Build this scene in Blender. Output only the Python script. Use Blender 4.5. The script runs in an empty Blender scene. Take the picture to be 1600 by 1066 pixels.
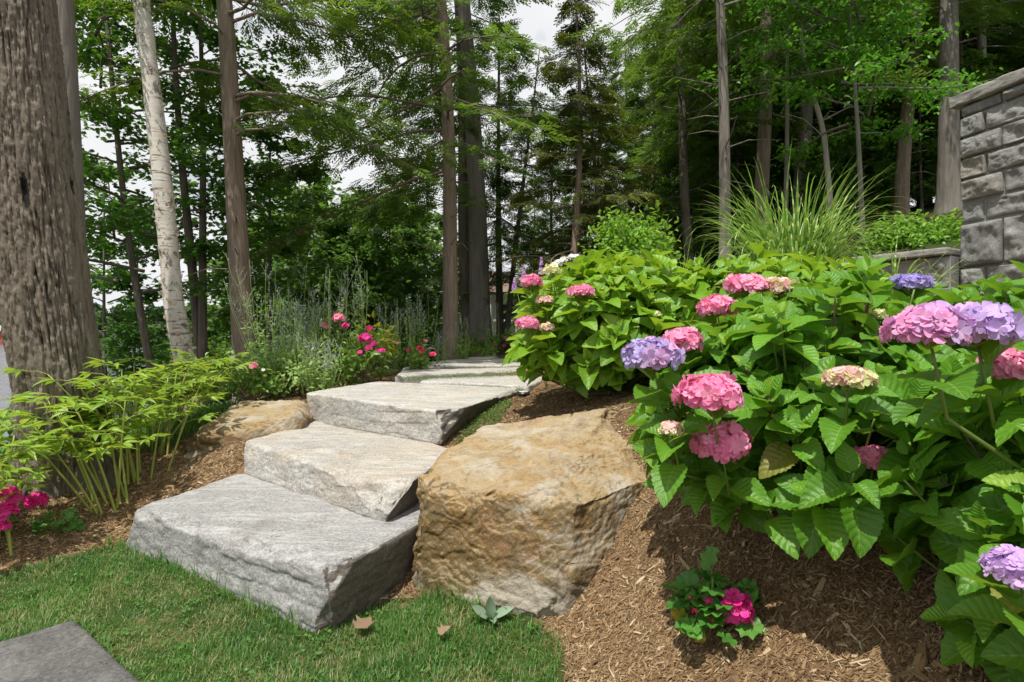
import bpy, math, random
import numpy as np
from mathutils import Vector
R_ = math.radians
SC = bpy.context.scene
COL = SC.collection

# ------------------------------------------------------------------ camera, sky, sun, exposure
F, CX, HY, CH = 850.0, 800.0, 520.0, 1.15          # focal length in photo pixels, principal column, horizon row, eye height
cam = bpy.data.cameras.new("camera"); co = bpy.data.objects.new("camera", cam); COL.objects.link(co)
cam.sensor_width = 36; cam.lens = 36 * F / 1600; cam.clip_start = 0.05; cam.clip_end = 6000
cam.shift_y = (HY - 533) / 1600
co.location = (0, 0, CH); co.rotation_euler = (R_(90), 0, 0)
SC.camera = co
SC.view_settings.view_transform = 'Standard'; SC.view_settings.look = 'None'
SC.view_settings.exposure = 0.12; SC.view_settings.gamma = 1
SC.cycles.max_bounces = 7; SC.cycles.diffuse_bounces = 3; SC.cycles.transmission_bounces = 5
SC.cycles.use_denoising = True
SUN_EL, SUN_AZ = 67.0, -146.0                        # elevation; azimuth from +Y towards +X
sd = Vector((math.sin(R_(SUN_AZ)) * math.cos(R_(SUN_EL)), math.cos(R_(SUN_AZ)) * math.cos(R_(SUN_EL)), math.sin(R_(SUN_EL))))
sl = bpy.data.lights.new("sun", 'SUN'); sl.energy = 5.0; sl.angle = R_(0.6); sl.color = (1.0, 0.95, 0.86)
so = bpy.data.objects.new("sun", sl); COL.objects.link(so); so.rotation_euler = sd.to_track_quat('Z', 'Y').to_euler(); so.location = (-4, -8, 14)
W = bpy.data.worlds.new("World"); SC.world = W; W.use_nodes = True
wn, wl = W.node_tree.nodes, W.node_tree.links
bg = wn['Background']; bg.inputs['Strength'].default_value = 0.1
sky = wn.new('ShaderNodeTexSky'); sky.sky_type = 'NISHITA'; sky.sun_disc = False
sky.sun_elevation = R_(SUN_EL); sky.sun_rotation = R_(SUN_AZ % 360)
tc = wn.new('ShaderNodeTexCoord'); mp = wn.new('ShaderNodeMapping'); mp.inputs['Scale'].default_value = (1.6, 1.6, 3.2)
n1 = wn.new('ShaderNodeTexNoise'); n1.inputs['Scale'].default_value = 2.1; n1.inputs['Detail'].default_value = 7; n1.inputs['Roughness'].default_value = .58
rp = wn.new('ShaderNodeValToRGB'); rp.color_ramp.elements[0].position = .22; rp.color_ramp.elements[1].position = .42
rp2 = wn.new('ShaderNodeValToRGB')
rp2.color_ramp.elements[0].position = .35; rp2.color_ramp.elements[0].color = (.84, .855, .885, 1)
rp2.color_ramp.elements[1].position = .62; rp2.color_ramp.elements[1].color = (.97, .97, .98, 1)
sc10 = wn.new('ShaderNodeVectorMath'); sc10.operation = 'SCALE'; sc10.inputs['Scale'].default_value = 9.2
mx = wn.new('ShaderNodeMix'); mx.data_type = 'RGBA'
wl.new(tc.outputs['Generated'], mp.inputs['Vector']); wl.new(mp.outputs['Vector'], n1.inputs['Vector'])
wl.new(n1.outputs['Fac'], rp.inputs['Fac']); wl.new(n1.outputs['Fac'], rp2.inputs['Fac'])
wl.new(rp2.outputs['Color'], sc10.inputs[0]); wl.new(rp.outputs['Color'], mx.inputs['Factor'])
wl.new(sky.outputs['Color'], mx.inputs['A']); wl.new(sc10.outputs['Vector'], mx.inputs['B']); wl.new(mx.outputs['Result'], bg.inputs['Color'])

# ------------------------------------------------------------------ numpy helpers
def norm(a):
    a = np.asarray(a, float)
    return a / np.maximum(np.linalg.norm(a, axis=-1, keepdims=True), 1e-9)
def _hash(ix, iy, iz, seed):
    h = (ix * 374761393 + iy * 668265263 + iz * 2147483647 + seed * 1274126177) & 0xffffffff
    h = ((h ^ (h >> 13)) * 1274126177) & 0xffffffff
    return ((h ^ (h >> 16)) & 0xffff) / 32767.5 - 1.0
def vnoise(p, seed=0):
    """smooth value noise in [-1, 1] at points (N, 3)"""
    p = np.asarray(p, float); i = np.floor(p).astype(np.int64); f = p - i; f = f * f * f * (f * (f * 6 - 15) + 10)
    out = 0
    for dx in (0, 1):
        wx = f[:, 0] if dx else 1 - f[:, 0]
        for dy in (0, 1):
            wy = f[:, 1] if dy else 1 - f[:, 1]
            for dz in (0, 1):
                wz = f[:, 2] if dz else 1 - f[:, 2]
                out = out + wx * wy * wz * _hash(i[:, 0] + dx, i[:, 1] + dy, i[:, 2] + dz, seed)
    return out
def fbm(p, octs=4, seed=0, gain=.5):
    a, s, o = 1.0, 0, 0
    for k in range(octs):
        o = o + a * vnoise(np.asarray(p) * 2 ** k + 17.3 * k, seed + k); s += a; a *= gain
    return o / s
def pix(px, py, Y): return np.array([(px - CX) / F * Y, Y, CH - (py - HY) / F * Y])
def pixz(px, py, z):
    Y = (CH - z) * F / (py - HY); return np.array([(px - CX) / F * Y, Y, z])
def inpoly(x, y, poly):
    poly = np.asarray(poly); ins = np.zeros(x.shape, bool); n = len(poly); j = n - 1
    for i in range(n):
        xi, yi = poly[i]; xj, yj = poly[j]
        c = ((yi > y) != (yj > y)) & (x < (xj - xi) * (y - yi) / ((yj - yi) + 1e-12) + xi)
        ins ^= c; j = i
    return ins
def scatter(rng, poly, n):
    poly = np.asarray(poly); lo, hi = poly.min(0), poly.max(0); out = []
    tot = 0
    while tot < n:
        p = rng.uniform(lo, hi, (n * 2, 2)); p = p[inpoly(p[:, 0], p[:, 1], poly)]; out.append(p); tot += len(p)
    return np.concatenate(out)[:n]

class MB:
    """collects vertices, faces and the point attribute lf = (u, v, random)"""
    def __init__(s): s.v = []; s.f = []; s.a = []; s.m = []; s.n = 0
    def add(s, V, faces, A=None, mi=0):
        V = np.asarray(V, float).reshape(-1, 3)
        s.v.append(V); s.a.append(np.zeros((len(V), 3)) if A is None else np.asarray(A, float).reshape(-1, 3))
        for fc in (faces if isinstance(faces, (list, tuple)) else [faces]):
            fc = np.asarray(fc, np.int64)
            if len(fc): s.f.append(fc + s.n); s.m.append(np.full(len(fc), mi))
        s.n += len(V)
    def inst(s, T, pos, rot, size, rnd, mi=0):
        """copies of template T = (verts, [faces], uv) at pos (N,3) with rotation (N,3,3) and size (N,) or (N,3)"""
        TV, TF, TU = T; N = len(pos)
        if N == 0: return
        size = np.asarray(size, float)
        if size.ndim == 1: size = np.repeat(size[:, None], 3, 1)
        V = np.einsum('nij,nvj->nvi', rot, TV[None] * size[:, None, :]) + pos[:, None, :]
        k = len(TV); off = (np.arange(N) * k)[:, None, None]
        A = np.concatenate([np.repeat(TU[None], N, 0), np.repeat(np.asarray(rnd, float)[:, None, None], k, 1)], 2)
        s.add(V, [(fc[None] + off).reshape(-1, fc.shape[1]) for fc in TF], A, mi)
    def mesh(s, name, mats, smooth=True, origin=(0, 0, 0)):
        me = bpy.data.meshes.new(name)
        V = np.concatenate(s.v) - np.asarray(origin, float); A = np.concatenate(s.a)
        me.vertices.add(len(V)); me.vertices.foreach_set('co', V.astype(np.float32).ravel())
        loops = np.concatenate([f.ravel() for f in s.f]); tot = np.concatenate([np.full(len(f), f.shape[1]) for f in s.f])
        me.loops.add(len(loops)); me.loops.foreach_set('vertex_index', loops.astype(np.int32))
        me.polygons.add(len(tot)); st = np.concatenate([[0], np.cumsum(tot)[:-1]])
        me.polygons.foreach_set('loop_start', st.astype(np.int32)); me.polygons.foreach_set('loop_total', tot.astype(np.int32))
        me.polygons.foreach_set('material_index', np.concatenate(s.m).astype(np.int32))
        me.polygons.foreach_set('use_smooth', np.full(len(tot), smooth))
        at = me.attributes.new('lf', 'FLOAT_VECTOR', 'POINT'); at.data.foreach_set('vector', A.astype(np.float32).ravel())
        for m in (mats if isinstance(mats, (list, tuple)) else [mats]): me.materials.append(m)
        me.update(); me.validate()
        return me
def tag(o, label, cat, group=None):
    o['label'] = label; o['category'] = cat
    if group: o['group'] = group
    return o
def thing(name, label, cat, loc, group=None):
    o = bpy.data.objects.new(name, None); COL.objects.link(o); o.location = tuple(loc); o.empty_display_size = .1
    return tag(o, label, cat, group)
def obj(name, mb, mats, parent=None, smooth=True, origin=None):
    if origin is None: origin = parent.location if parent is not None and parent.type == 'EMPTY' else (0, 0, 0)
    o = bpy.data.objects.new(name, mb.mesh(name, mats, smooth, origin)); COL.objects.link(o)
    if parent is not None: o.parent = parent
    else: o.location = tuple(origin)
    return o
def copy_tree(t, loc, rz, sc, label=None, group=None):
    c = t.copy(); COL.objects.link(c); c.location = tuple(loc); c.rotation_euler = (0, 0, rz); c.scale = (sc, sc, sc)
    if label: c['label'] = label
    if group: c['group'] = group
    for ch in list(t.children):
        d = ch.copy(); COL.objects.link(d); d.parent = c
        for g in ch.children:
            e = g.copy(); COL.objects.link(e); e.parent = d
    return c
def kindof(o, k): o['kind'] = k; return o
def frames(d, n):
    d = norm(d); n = np.asarray(n, float); x = np.cross(d, n); bad = np.linalg.norm(x, axis=-1) < 1e-4
    x[bad] = (1, 0, 0); x = norm(x); z = np.cross(x, d)
    return np.stack([x, d, z], -1)
def tube(mb, P, rad, n=8, mi=0, rnd=.5, cap=True):
    P = np.asarray(P, float); K = len(P); rad = np.broadcast_to(np.asarray(rad, float), (K,))
    T = norm(np.gradient(P, axis=0)); ref = np.array([0, 0, 1.0]) if abs(T[0][2]) < .9 else np.array([1.0, 0, 0])
    X = norm(np.cross(T, ref)); Yv = np.cross(T, X)
    a = np.arange(n) * 2 * math.pi / n
    V = P[:, None] + rad[:, None, None] * (np.cos(a)[None, :, None] * X[:, None] + np.sin(a)[None, :, None] * Yv[:, None])
    i = np.arange(K - 1)[:, None] * n; j = np.arange(n)[None]; jn = (j + 1) % n
    fc = np.stack([i + j, i + jn, i + n + jn, i + n + j], -1).reshape(-1, 4)
    L = np.concatenate([[0], np.cumsum(np.linalg.norm(np.diff(P, axis=0), axis=1))])
    A = np.zeros((K, n, 3)); A[..., 0] = (a / 6.2832)[None]; A[..., 1] = L[:, None]; A[..., 2] = rnd
    V = V.reshape(-1, 3); A = A.reshape(-1, 3)
    if cap:
        V = np.vstack([V, P[-1:]]); A = np.vstack([A, A[-1:]])
        t = (K - 1) * n; tri = np.stack([t + np.arange(n), t + (np.arange(n) + 1) % n, np.full(n, K * n)], -1)
        mb.add(V, [fc, tri], A, mi)
    else: mb.add(V, [fc], A, mi)
def grid_faces(nu, nv):
    i, j = np.meshgrid(np.arange(nu - 1), np.arange(nv - 1), indexing='ij'); a = (i * nv + j).ravel()
    return np.stack([a, a + nv, a + nv + 1, a + 1], -1)
def strips(mb, base, az, th0, th1, length, width, K=8, rnd=None, mi=0, pw=1.6, twist=0.0):
    """arching grass blades"""
    N = len(base); s = np.linspace(0, 1, K + 1)
    th = th0[:, None] + (th1 - th0)[:, None] * s[None] ** pw
    ds = length[:, None] / K
    hr = np.cumsum(np.sin(th) * ds, 1) - np.sin(th[:, :1]) * ds; hz = np.cumsum(np.cos(th) * ds, 1) - np.cos(th[:, :1]) * ds
    d = np.stack([np.cos(az), np.sin(az)], -1)
    C = np.zeros((N, K + 1, 3)); C[..., :2] = base[:, None, :2] + hr[..., None] * d[:, None]; C[..., 2] = base[:, 2:3] + hz
    a2 = az[:, None] + twist * s[None]
    side = np.stack([-np.sin(a2), np.cos(a2), np.zeros_like(a2)], -1)
    w = width[:, None] * np.minimum(1, (1 - s[None]) * 2.2 + .04) * np.minimum(1, .5 + s[None] * 3) * .5
    V = np.stack([C - side * w[..., None], C + side * w[..., None]], 2)
    A = np.zeros((N, K + 1, 2, 3)); A[..., 0] = s[None, :, None]; A[..., 1] = np.array([-1, 1])[None, None]; A[..., 2] = (rnd if rnd is not None else np.random.rand(N))[:, None, None]
    i = (np.arange(N) * (K + 1) * 2)[:, None] + (np.arange(K) * 2)[None]
    fc = np.stack([i, i + 1, i + 3, i + 2], -1).reshape(-1, 4)
    mb.add(V.reshape(-1, 3), [fc], A.reshape(-1, 3), mi)

# ------------------------------------------------------------------ materials
class NT:
    def __init__(s, name):
        s.m = bpy.data.materials.new(name); s.m.use_nodes = True; s.t = s.m.node_tree; s.n = s.t.nodes; s.b = s.n['Principled BSDF']; s.o = s.n['Material Output']
    def new(s, t, **kw):
        x = s.n.new(t)
        for k, v in kw.items():
            if hasattr(x, k) and not k[0].isupper(): setattr(x, k, v)
        return x
    def link(s, a, b): s.t.links.new(a, b)
    def val(s, x, inp):
        if hasattr(x, 'is_output'): s.link(x, inp)
        else: inp.default_value = x
    def coord(s, scale=(1, 1, 1), rot=(0, 0, 0), out='Object'):
        c = s.n.new('ShaderNodeTexCoord'); m = s.n.new('ShaderNodeMapping'); m.inputs['Scale'].default_value = scale; m.inputs['Rotation'].default_value = rot
        s.link(c.outputs[out], m.inputs['Vector']); return m.outputs['Vector']
    def noise(s, vec, scale=5, detail=5, rough=.55, dist=0):
        x = s.n.new('ShaderNodeTexNoise'); x.inputs['Scale'].default_value = scale; x.inputs['Detail'].default_value = detail
        x.inputs['Roughness'].default_value = rough; x.inputs['Distortion'].default_value = dist
        if vec is not None: s.link(vec, x.inputs['Vector'])
        return x.outputs['Fac']
    def vor(s, vec, scale=5, feature='F1'):
        x = s.n.new('ShaderNodeTexVoronoi'); x.feature = feature; x.inputs['Scale'].default_value = scale; s.link(vec, x.inputs['Vector']); return x.outputs['Distance']
    def ramp(s, fac, *stops, interp='LINEAR'):
        x = s.n.new('ShaderNodeValToRGB'); cr = x.color_ramp; cr.interpolation = interp
        while len(cr.elements) < len(stops): cr.elements.new(.5)
        for e, (p, c) in zip(cr.elements, stops): e.position = p; e.color = (*c, 1) if len(c) == 3 else c
        s.val(fac, x.inputs['Fac']); return x.outputs['Color']
    def mix(s, fac, a, b, mode='MIX'):
        x = s.n.new('ShaderNodeMix'); x.data_type = 'RGBA'; x.blend_type = mode
        s.val(fac, x.inputs['Factor'])
        for q, k in ((a, 'A'), (b, 'B')):
            if isinstance(q, tuple): x.inputs[k].default_value = (*q, 1)
            else: s.link(q, x.inputs[k])
        return x.outputs['Result']
    def math(s, op, a, b=0.0, c=None):
        x = s.n.new('ShaderNodeMath'); x.operation = op; s.val(a, x.inputs[0]); s.val(b, x.inputs[1])
        if c is not None: s.val(c, x.inputs[2])
        return x.outputs[0]
    def bump(s, h, strength=.5, dist=.01, prev=None):
        x = s.n.new('ShaderNodeBump'); x.inputs['Strength'].default_value = strength; x.inputs['Distance'].default_value = dist; s.link(h, x.inputs['Height'])
        if prev is not None: s.link(prev, x.inputs['Normal'])
        return x.outputs['Normal']
    def lf(s):
        a = s.n.new('ShaderNodeAttribute'); a.attribute_name = 'lf'; x = s.n.new('ShaderNodeSeparateXYZ'); s.link(a.outputs['Vector'], x.inputs[0]); return x.outputs
    def done(s, col=None, rough=None, nrm=None, spec=None):
        if col is not None:
            if isinstance(col, tuple): s.b.inputs['Base Color'].default_value = (*col, 1)
            else: s.link(col, s.b.inputs['Base Color'])
        if rough is not None: s.val(rough, s.b.inputs['Roughness'])
        if nrm is not None: s.link(nrm, s.b.inputs['Normal'])
        if spec is not None: s.b.inputs['Specular IOR Level'].default_value = spec
        return s.m
    def leafy(s, col, tcol, amt, rough=.45, nrm=None, spec=.5):
        s.done(col, rough, nrm, spec)
        tr = s.n.new('ShaderNodeBsdfTranslucent'); mx = s.n.new('ShaderNodeMixShader'); mx.inputs[0].default_value = amt
        if isinstance(tcol, tuple): tr.inputs['Color'].default_value = (*tcol, 1)
        else: s.link(tcol, tr.inputs['Color'])
        s.link(s.b.outputs[0], mx.inputs[1]); s.link(tr.outputs[0], mx.inputs[2]); s.link(mx.outputs[0], s.o.inputs[0])
        return s.m
def leafmat(name, dark, light, tr, amt=.35, rough=.45, tip=None, vein=None, old=None, spec=.5):
    t = NT(name); u, v, r = t.lf()
    col = t.ramp(r, (0, dark), (.75, light), (1, tip or light))
    if old: col = t.ramp(r, (0, old), (.06, dark), (.8, light), (1, tip or light))
    nz = t.noise(t.coord(), 25, 3)
    col = t.mix(t.math('MULTIPLY', nz, .5), col, t.mix(.5, col, light), 'MIX')
    nrm = None
    if vein:
        av = t.math('ABSOLUTE', v)
        mid = t.math('LESS_THAN', av, .045)
        ph = t.math('SUBTRACT', t.math('MULTIPLY', u, vein), t.math('MULTIPLY', av, vein * .22))
        sn = t.math('SINE', t.math('MULTIPLY', ph, 6.2832))
        ln = t.math('SMOOTH_MIN', t.math('MAXIMUM', t.math('SUBTRACT', sn, .8), 0.0), 1.0, .01)
        vv = t.math('MAXIMUM', t.math('MULTIPLY', ln, 2.2), t.math('MULTIPLY', mid, .8))
        col = t.mix(vv, col, t.mix(.45, col, (.32, .46, .10)))
        fine = t.noise(t.coord(), 160, 2)
        nrm = t.bump(t.math('ADD', t.math('MULTIPLY', sn, -.5), t.math('MULTIPLY', fine, .9)), .42, .003)
    return t.leafy(col, tr, amt, rough, nrm, spec)
M = {}
M['hyd_leaf'] = leafmat('hydrangea_leaf', (.045, .15, .012), (.125, .315, .022), (.28, .51, .035), .33, .45, (.26, .44, .04), 8, (.24, .21, .04), .42)
M['hyd_yellow'] = leafmat('hydrangea_young_leaf', (.08, .21, .014), (.19, .39, .025), (.40, .58, .035), .36, .42, (.29, .43, .05), 7)
M['peony_leaf'] = leafmat('peony_leaf', (.11, .25, .022), (.27, .42, .045), (.46, .60, .06), .40, .4, (.34, .44, .06), None)
M['rose_leaf'] = leafmat('rose_leaf', (.06, .16, .02), (.14, .26, .03), (.24, .42, .03), .33, .42, (.25, .34, .05))
M['rose_yellow'] = leafmat('yellowing_leaf', (.14, .2, .02), (.26, .28, .03), (.4, .42, .03), .35, .45, (.3, .22, .04))
M['geranium_leaf'] = leafmat('geranium_leaf', (.045, .17, .025), (.11, .29, .045), (.16, .40, .05), .3, .5)
M['sage_leaf'] = leafmat('sage_leaf', (.20, .34, .09), (.36, .52, .17), (.46, .60, .20), .36, .6)
M['sage_flower'] = leafmat('sage_flower', (.32, .25, .55), (.48, .40, .70), (.5, .42, .65), .3, .6)
M['zebra'] = None
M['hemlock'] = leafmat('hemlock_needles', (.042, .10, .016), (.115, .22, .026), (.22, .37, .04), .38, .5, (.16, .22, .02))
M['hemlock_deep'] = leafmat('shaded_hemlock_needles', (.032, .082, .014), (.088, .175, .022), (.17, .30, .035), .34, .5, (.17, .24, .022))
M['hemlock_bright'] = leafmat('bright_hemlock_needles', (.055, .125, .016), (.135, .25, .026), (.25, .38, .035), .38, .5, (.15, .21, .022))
M['cedar'] = leafmat('cedar_needles', (.06, .09, .02), (.13, .165, .03), (.2, .24, .03), .28, .55, (.2, .21, .035))
M['maple_leaf'] = leafmat('maple_leaf', (.035, .115, .014), (.08, .21, .022), (.16, .36, .03), .36, .45, (.11, .25, .03))
M['beech_leaf'] = leafmat('beech_leaf', (.06, .19, .018), (.14, .35, .03), (.18, .46, .035), .38, .42, (.14, .32, .04))
M['shrub_leaf'] = leafmat('shrub_leaf', (.08, .22, .02), (.19, .40, .035), (.32, .55, .05), .4, .45, (.26, .45, .05))
M['dark_leaf'] = leafmat('dark_understorey_leaf', (.038, .11, .018), (.10, .21, .028), (.18, .34, .04), .40, .5)
M['lamb_ear'] = leafmat('lamb_ear_leaf', (.20, .29, .19), (.27, .36, .25), (.25, .35, .2), .15, .8)
M['thyme'] = leafmat('creeping_thyme_leaf', (.05, .11, .02), (.12, .2, .04), (.2, .3, .04), .25, .6, (.19, .14, .06))
M['grass'] = leafmat('lawn_blade', (.030, .105, .018), (.085, .225, .030), (.18, .37, .04), .32, .5, (.13, .22, .045), None, (.46, .39, .2))
M['deadleaf'] = leafmat('dry_leaf', (.17, .105, .06), (.27, .18, .11), (.4, .25, .12), .2, .7)
M['stem'] = NT('green_stem').done((.13, .2, .04), .5)
M['stem_pale'] = NT('pale_green_stem').done((.28, .33, .06), .5)
M['stem_brown'] = NT('woody_stem').done((.13, .085, .05), .7)
M['stem_red'] = NT('reddish_stem').done((.16, .1, .04), .6)

def zebra():
    t = NT('zebra_grass_blade'); u, v, r = t.lf()
    band = t.math('SINE', t.math('MULTIPLY', t.math('ADD', t.math('MULTIPLY', u, 10.0), t.math('MULTIPLY', r, 9.0)), 6.2832))
    k = t.math('MINIMUM', t.math('MULTIPLY', t.math('MAXIMUM', t.math('SUBTRACT', band, .3), 0), 3.0), .9)
    base = t.ramp(r, (0, (.07, .22, .03)), (1, (.16, .36, .045)))
    col = t.mix(k, base, (.58, .60, .20))
    return t.leafy(col, (.30, .5, .09), .38, .4)
M['zebra'] = zebra()
def petalmat(name, stops, tr, amt=.35, vm=.3, cm=.35):
    t = NT(name); u, v, r = t.lf()
    col = t.ramp(r, *stops)
    col = t.mix(t.math('MULTIPLY', t.math('SUBTRACT', 1.0, u), cm), col, (.9, .85, .75))
    col = t.mix(t.math('MULTIPLY', v, vm), col, t.mix(.5, col, (1, .9, .95)))
    return t.leafy(col, tr, amt, .55, None, .25)
PK, LIL, BLU, CRM = (.86, .16, .36), (.60, .30, .66), (.32, .30, .75), (.80, .82, .42)
M['mop_pink'] = petalmat('pink_petal', ((0, (.76, .10, .36)), (.5, (.88, .21, .48)), (1, (.92, .42, .62))), (.9, .25, .45))
M['mop_pinkblue'] = petalmat('pink_to_blue_petal', ((0, (.88, .24, .52)), (.42, (.74, .34, .64)), (.66, (.54, .34, .70)), (1, (.42, .33, .72))), (.6, .35, .7))
M['mop_bluepink'] = petalmat('blue_edged_pink_petal', ((0, (.34, .34, .76)), (.5, (.46, .40, .78)), (.75, (.66, .36, .66)), (1, (.86, .24, .50))), (.55, .4, .7))
M['mop_blue'] = petalmat('violet_blue_petal', ((0, (.30, .22, .62)), (1, (.46, .36, .76))), (.4, .35, .8))
M['mop_lilac'] = petalmat('lilac_petal', ((0, (.48, .25, .66)), (1, (.66, .42, .80))), (.6, .4, .75))
M['mop_cream'] = petalmat('cream_pink_petal', ((0, (.56, .68, .20)), (.42, (.76, .78, .40)), (.62, (.86, .60, .50)), (1, (.86, .30, .50))), (.8, .7, .4))
M['magenta'] = petalmat('magenta_petal', ((0, (.72, .004, .24)), (1, (.88, .02, .38))), (.85, .02, .35), .28, .08, .12)
M['rose_red'] = petalmat('red_pink_petal', ((0, (.70, .006, .10)), (1, (.86, .02, .20))), (.8, .02, .15), .28, .1, .1)
M['rose_pink'] = petalmat('rose_pink_petal', ((0, (.78, .12, .30)), (1, (.86, .27, .42))), (.85, .2, .35), .3)
M['white_petal'] = petalmat('white_petal', ((0, (.82, .82, .80)), (1, (.9, .9, .88))), (.85, .85, .8), .25)
M['spike_purple'] = petalmat('purple_spike_petal', ((0, (.36, .14, .50)), (1, (.58, .32, .62))), (.5, .25, .6), .3)

def bark(name, a, b, c, sx=9, sz=1.1, strength=.9, dist=.02, scar=False):
    t = NT(name); vec = t.coord((sx, sx, sz)); n = t.noise(vec, 1.4, 8, .62, .4); vr = t.vor(vec, 1.6, 'DISTANCE_TO_EDGE')
    n2 = t.noise(t.coord((1, 1, .4)), 2.2, 4)
    f = t.noise(t.coord(), 60, 4, .6)
    col = t.ramp(n, (.28, a), (.52, b), (.75, c)); col = t.mix(t.math('MULTIPLY', n2, .5), col, t.mix(.5, col, (.25, .23, .2)))
    col = t.mix(t.math('MULTIPLY', f, .35), col, c)
    if scar: col = t.mix(t.ramp(t.lf()[0], (.25, (1, 1, 1)), (.8, (0, 0, 0))), col, (.035, .026, .020))  # furrows: dark inner bark, with recess shade also painted into the colour
    if scar: col = t.mix(t.ramp(t.math('ADD', t.lf()[2], t.math('MULTIPLY', t.math('SUBTRACT', f, .5), .6)), (.35, (0, 0, 0)), (.55, (1, 1, 1))), col, (.015, .013, .012))
    h = t.math('ADD', t.math('MULTIPLY', n, .6), t.math('ADD', t.math('MINIMUM', t.math('MULTIPLY', vr, 2.0), .5), t.math('MULTIPLY', f, .15)))
    return t.done(col, .9, t.bump(h, strength, dist), .2)
M['bark_big'] = bark('furrowed_bark', (.08, .066, .050), (.15, .124, .097), (.24, .202, .160), 10, 2.2, .9, .02, True)
M['bark_hem'] = bark('hemlock_bark', (.10, .07, .053), (.23, .176, .136), (.35, .275, .215), 13, 1.4, .9, .016)
M['bark_grey'] = bark('grey_bark', (.08, .07, .062), (.17, .152, .135), (.28, .255, .23), 11, 1.3, .7, .012)
M['bark_dark'] = bark('dark_bark', (.055, .046, .038), (.125, .103, .084), (.20, .168, .138), 11, 1.2, .9, .018)
M['bark_pale'] = bark('bleached_dead_wood', (.25, .22, .19), (.38, .34, .30), (.5, .46, .41), 12, .7, .5, .006)
def birchmat():
    t = NT('birch_bark'); vec = t.coord((4, 4, 38)); n = t.noise(vec, 1.0, 5, .6)
    big = t.noise(t.coord((3, 3, 2.0)), 2.3, 5, .65); warm = t.noise(t.coord((5, 5, 7)), 1.3, 4)
    sep = t.new('ShaderNodeSeparateXYZ'); t.link(t.coord(), sep.inputs[0])
    low = t.math('MULTIPLY', t.math('SUBTRACT', 2.4, sep.outputs['Z']), .45); low = t.math('MINIMUM', t.math('MAXIMUM', low, 0), 1)
    col = t.ramp(warm, (.3, (.50, .45, .39)), (.55, (.66, .63, .58)), (.8, (.56, .44, .32)))
    rough = t.ramp(t.noise(t.coord((9, 9, 4)), 2, 6, .7), (.35, (.10, .08, .06)), (.52, (.42, .33, .24)), (.7, (.62, .5, .38)))
    col = t.mix(t.math('MULTIPLY', low, t.ramp(big, (.3, (1, 1, 1)), (.62, (.15, .15, .15)))), col, rough)
    lent = t.ramp(n, (.585, (0, 0, 0)), (.63, (1, 1, 1))); scar = t.ramp(t.noise(t.coord((6, 6, 3.6)), 2.0, 5, .7), (.55, (0, 0, 0)), (.60, (1, 1, 1)))
    col = t.mix(t.math('MULTIPLY', lent, .8), col, (.10, .085, .07)); col = t.mix(t.math('MULTIPLY', scar, .75), col, (.08, .07, .06))
    return t.done(col, .65, t.bump(t.math('ADD', n, big), .5, .006), .3)
M['birch'] = birchmat()

def gneiss(name, rot, tint=(1, 1, 1), warm=.0):
    t = NT(name); v1 = t.coord((1.5, 7, 9), rot); v2 = t.coord((6, 24, 40), rot); v3 = t.coord((1, 1, 1))
    st = t.noise(v1, 1.1, 8, .64, 1.6); st2 = t.noise(v2, 1.5, 7, .66, 1.1); gr = t.noise(v3, 85, 6, .78); pat = t.noise(v3, 3.0, 5, .6, .5)
    c = t.ramp(st, (.26, (.21, .208, .205)), (.42, (.33, .327, .322)), (.52, (.38, .377, .37)), (.575, (.74, .735, .72)), (.625, (.37, .366, .36)), (.72, (.30, .297, .293)), (.78, (.58, .575, .56)))
    c = t.mix(.36, c, t.ramp(st2, (.32, (.15, .148, .146)), (.5, (.38, .376, .372)), (.66, (.66, .655, .64))))
    c = t.mix(t.math('MULTIPLY', gr, .95), c, t.ramp(gr, (.40, (.13, .128, .126)), (.58, (.60, .595, .58))))
    if warm:
        wn_ = t.math('MULTIPLY', t.ramp(pat, (.42, (0, 0, 0)), (.66, (1, 1, 1))), warm)
        c = t.mix(wn_, c, t.mix(.6, c, (.52, .38, .22)))
    dk = t.ramp(t.noise(v3, 6, 7, .72), (.54, (0, 0, 0)), (.68, (1, 1, 1)))
    c = t.mix(t.math('MULTIPLY', dk, .45), c, (.15, .14, .13))
    li = t.noise(t.coord((1, 1, 1), (0, 1, 2)), 2.2, 7, .7, .4); c = t.mix(t.math('MULTIPLY', t.ramp(li, (.54, (0, 0, 0)), (.66, (1, 1, 1))), .4), c, (.20, .185, .15)); c = t.mix(t.math('MULTIPLY', t.ramp(li, (.30, (1, 1, 1)), (.40, (0, 0, 0))), .45), c, (.58, .57, .53))
    c = t.mix(1.0, c, tuple(q * .90 for q in tint), 'MULTIPLY')
    h = t.math('ADD', t.math('MULTIPLY', st2, .22), t.math('ADD', t.math('MULTIPLY', gr, .45), t.math('MULTIPLY', t.noise(v3, 30, 6, .65), .6)))
    return t.done(c, .8, t.bump(h, .75, .016), .25)
M['slab_a'] = gneiss('grey_gneiss', (0, 0, R_(32)), (.86, .86, .87))
M['slab_b'] = gneiss('warm_gneiss', (0, 0, R_(80)), (1.04, 1.02, .98), .45)
M['slab_c'] = gneiss('pale_gneiss', (0, 0, R_(28)), (1.14, 1.13, 1.10), .3)
M['slab_end_shade'] = gneiss('split_stone_painted_shade', (0, 0, R_(60)), (.40, .37, .335), .4)  # dark end stone, tinted down further to paint in the end-face shade
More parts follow.
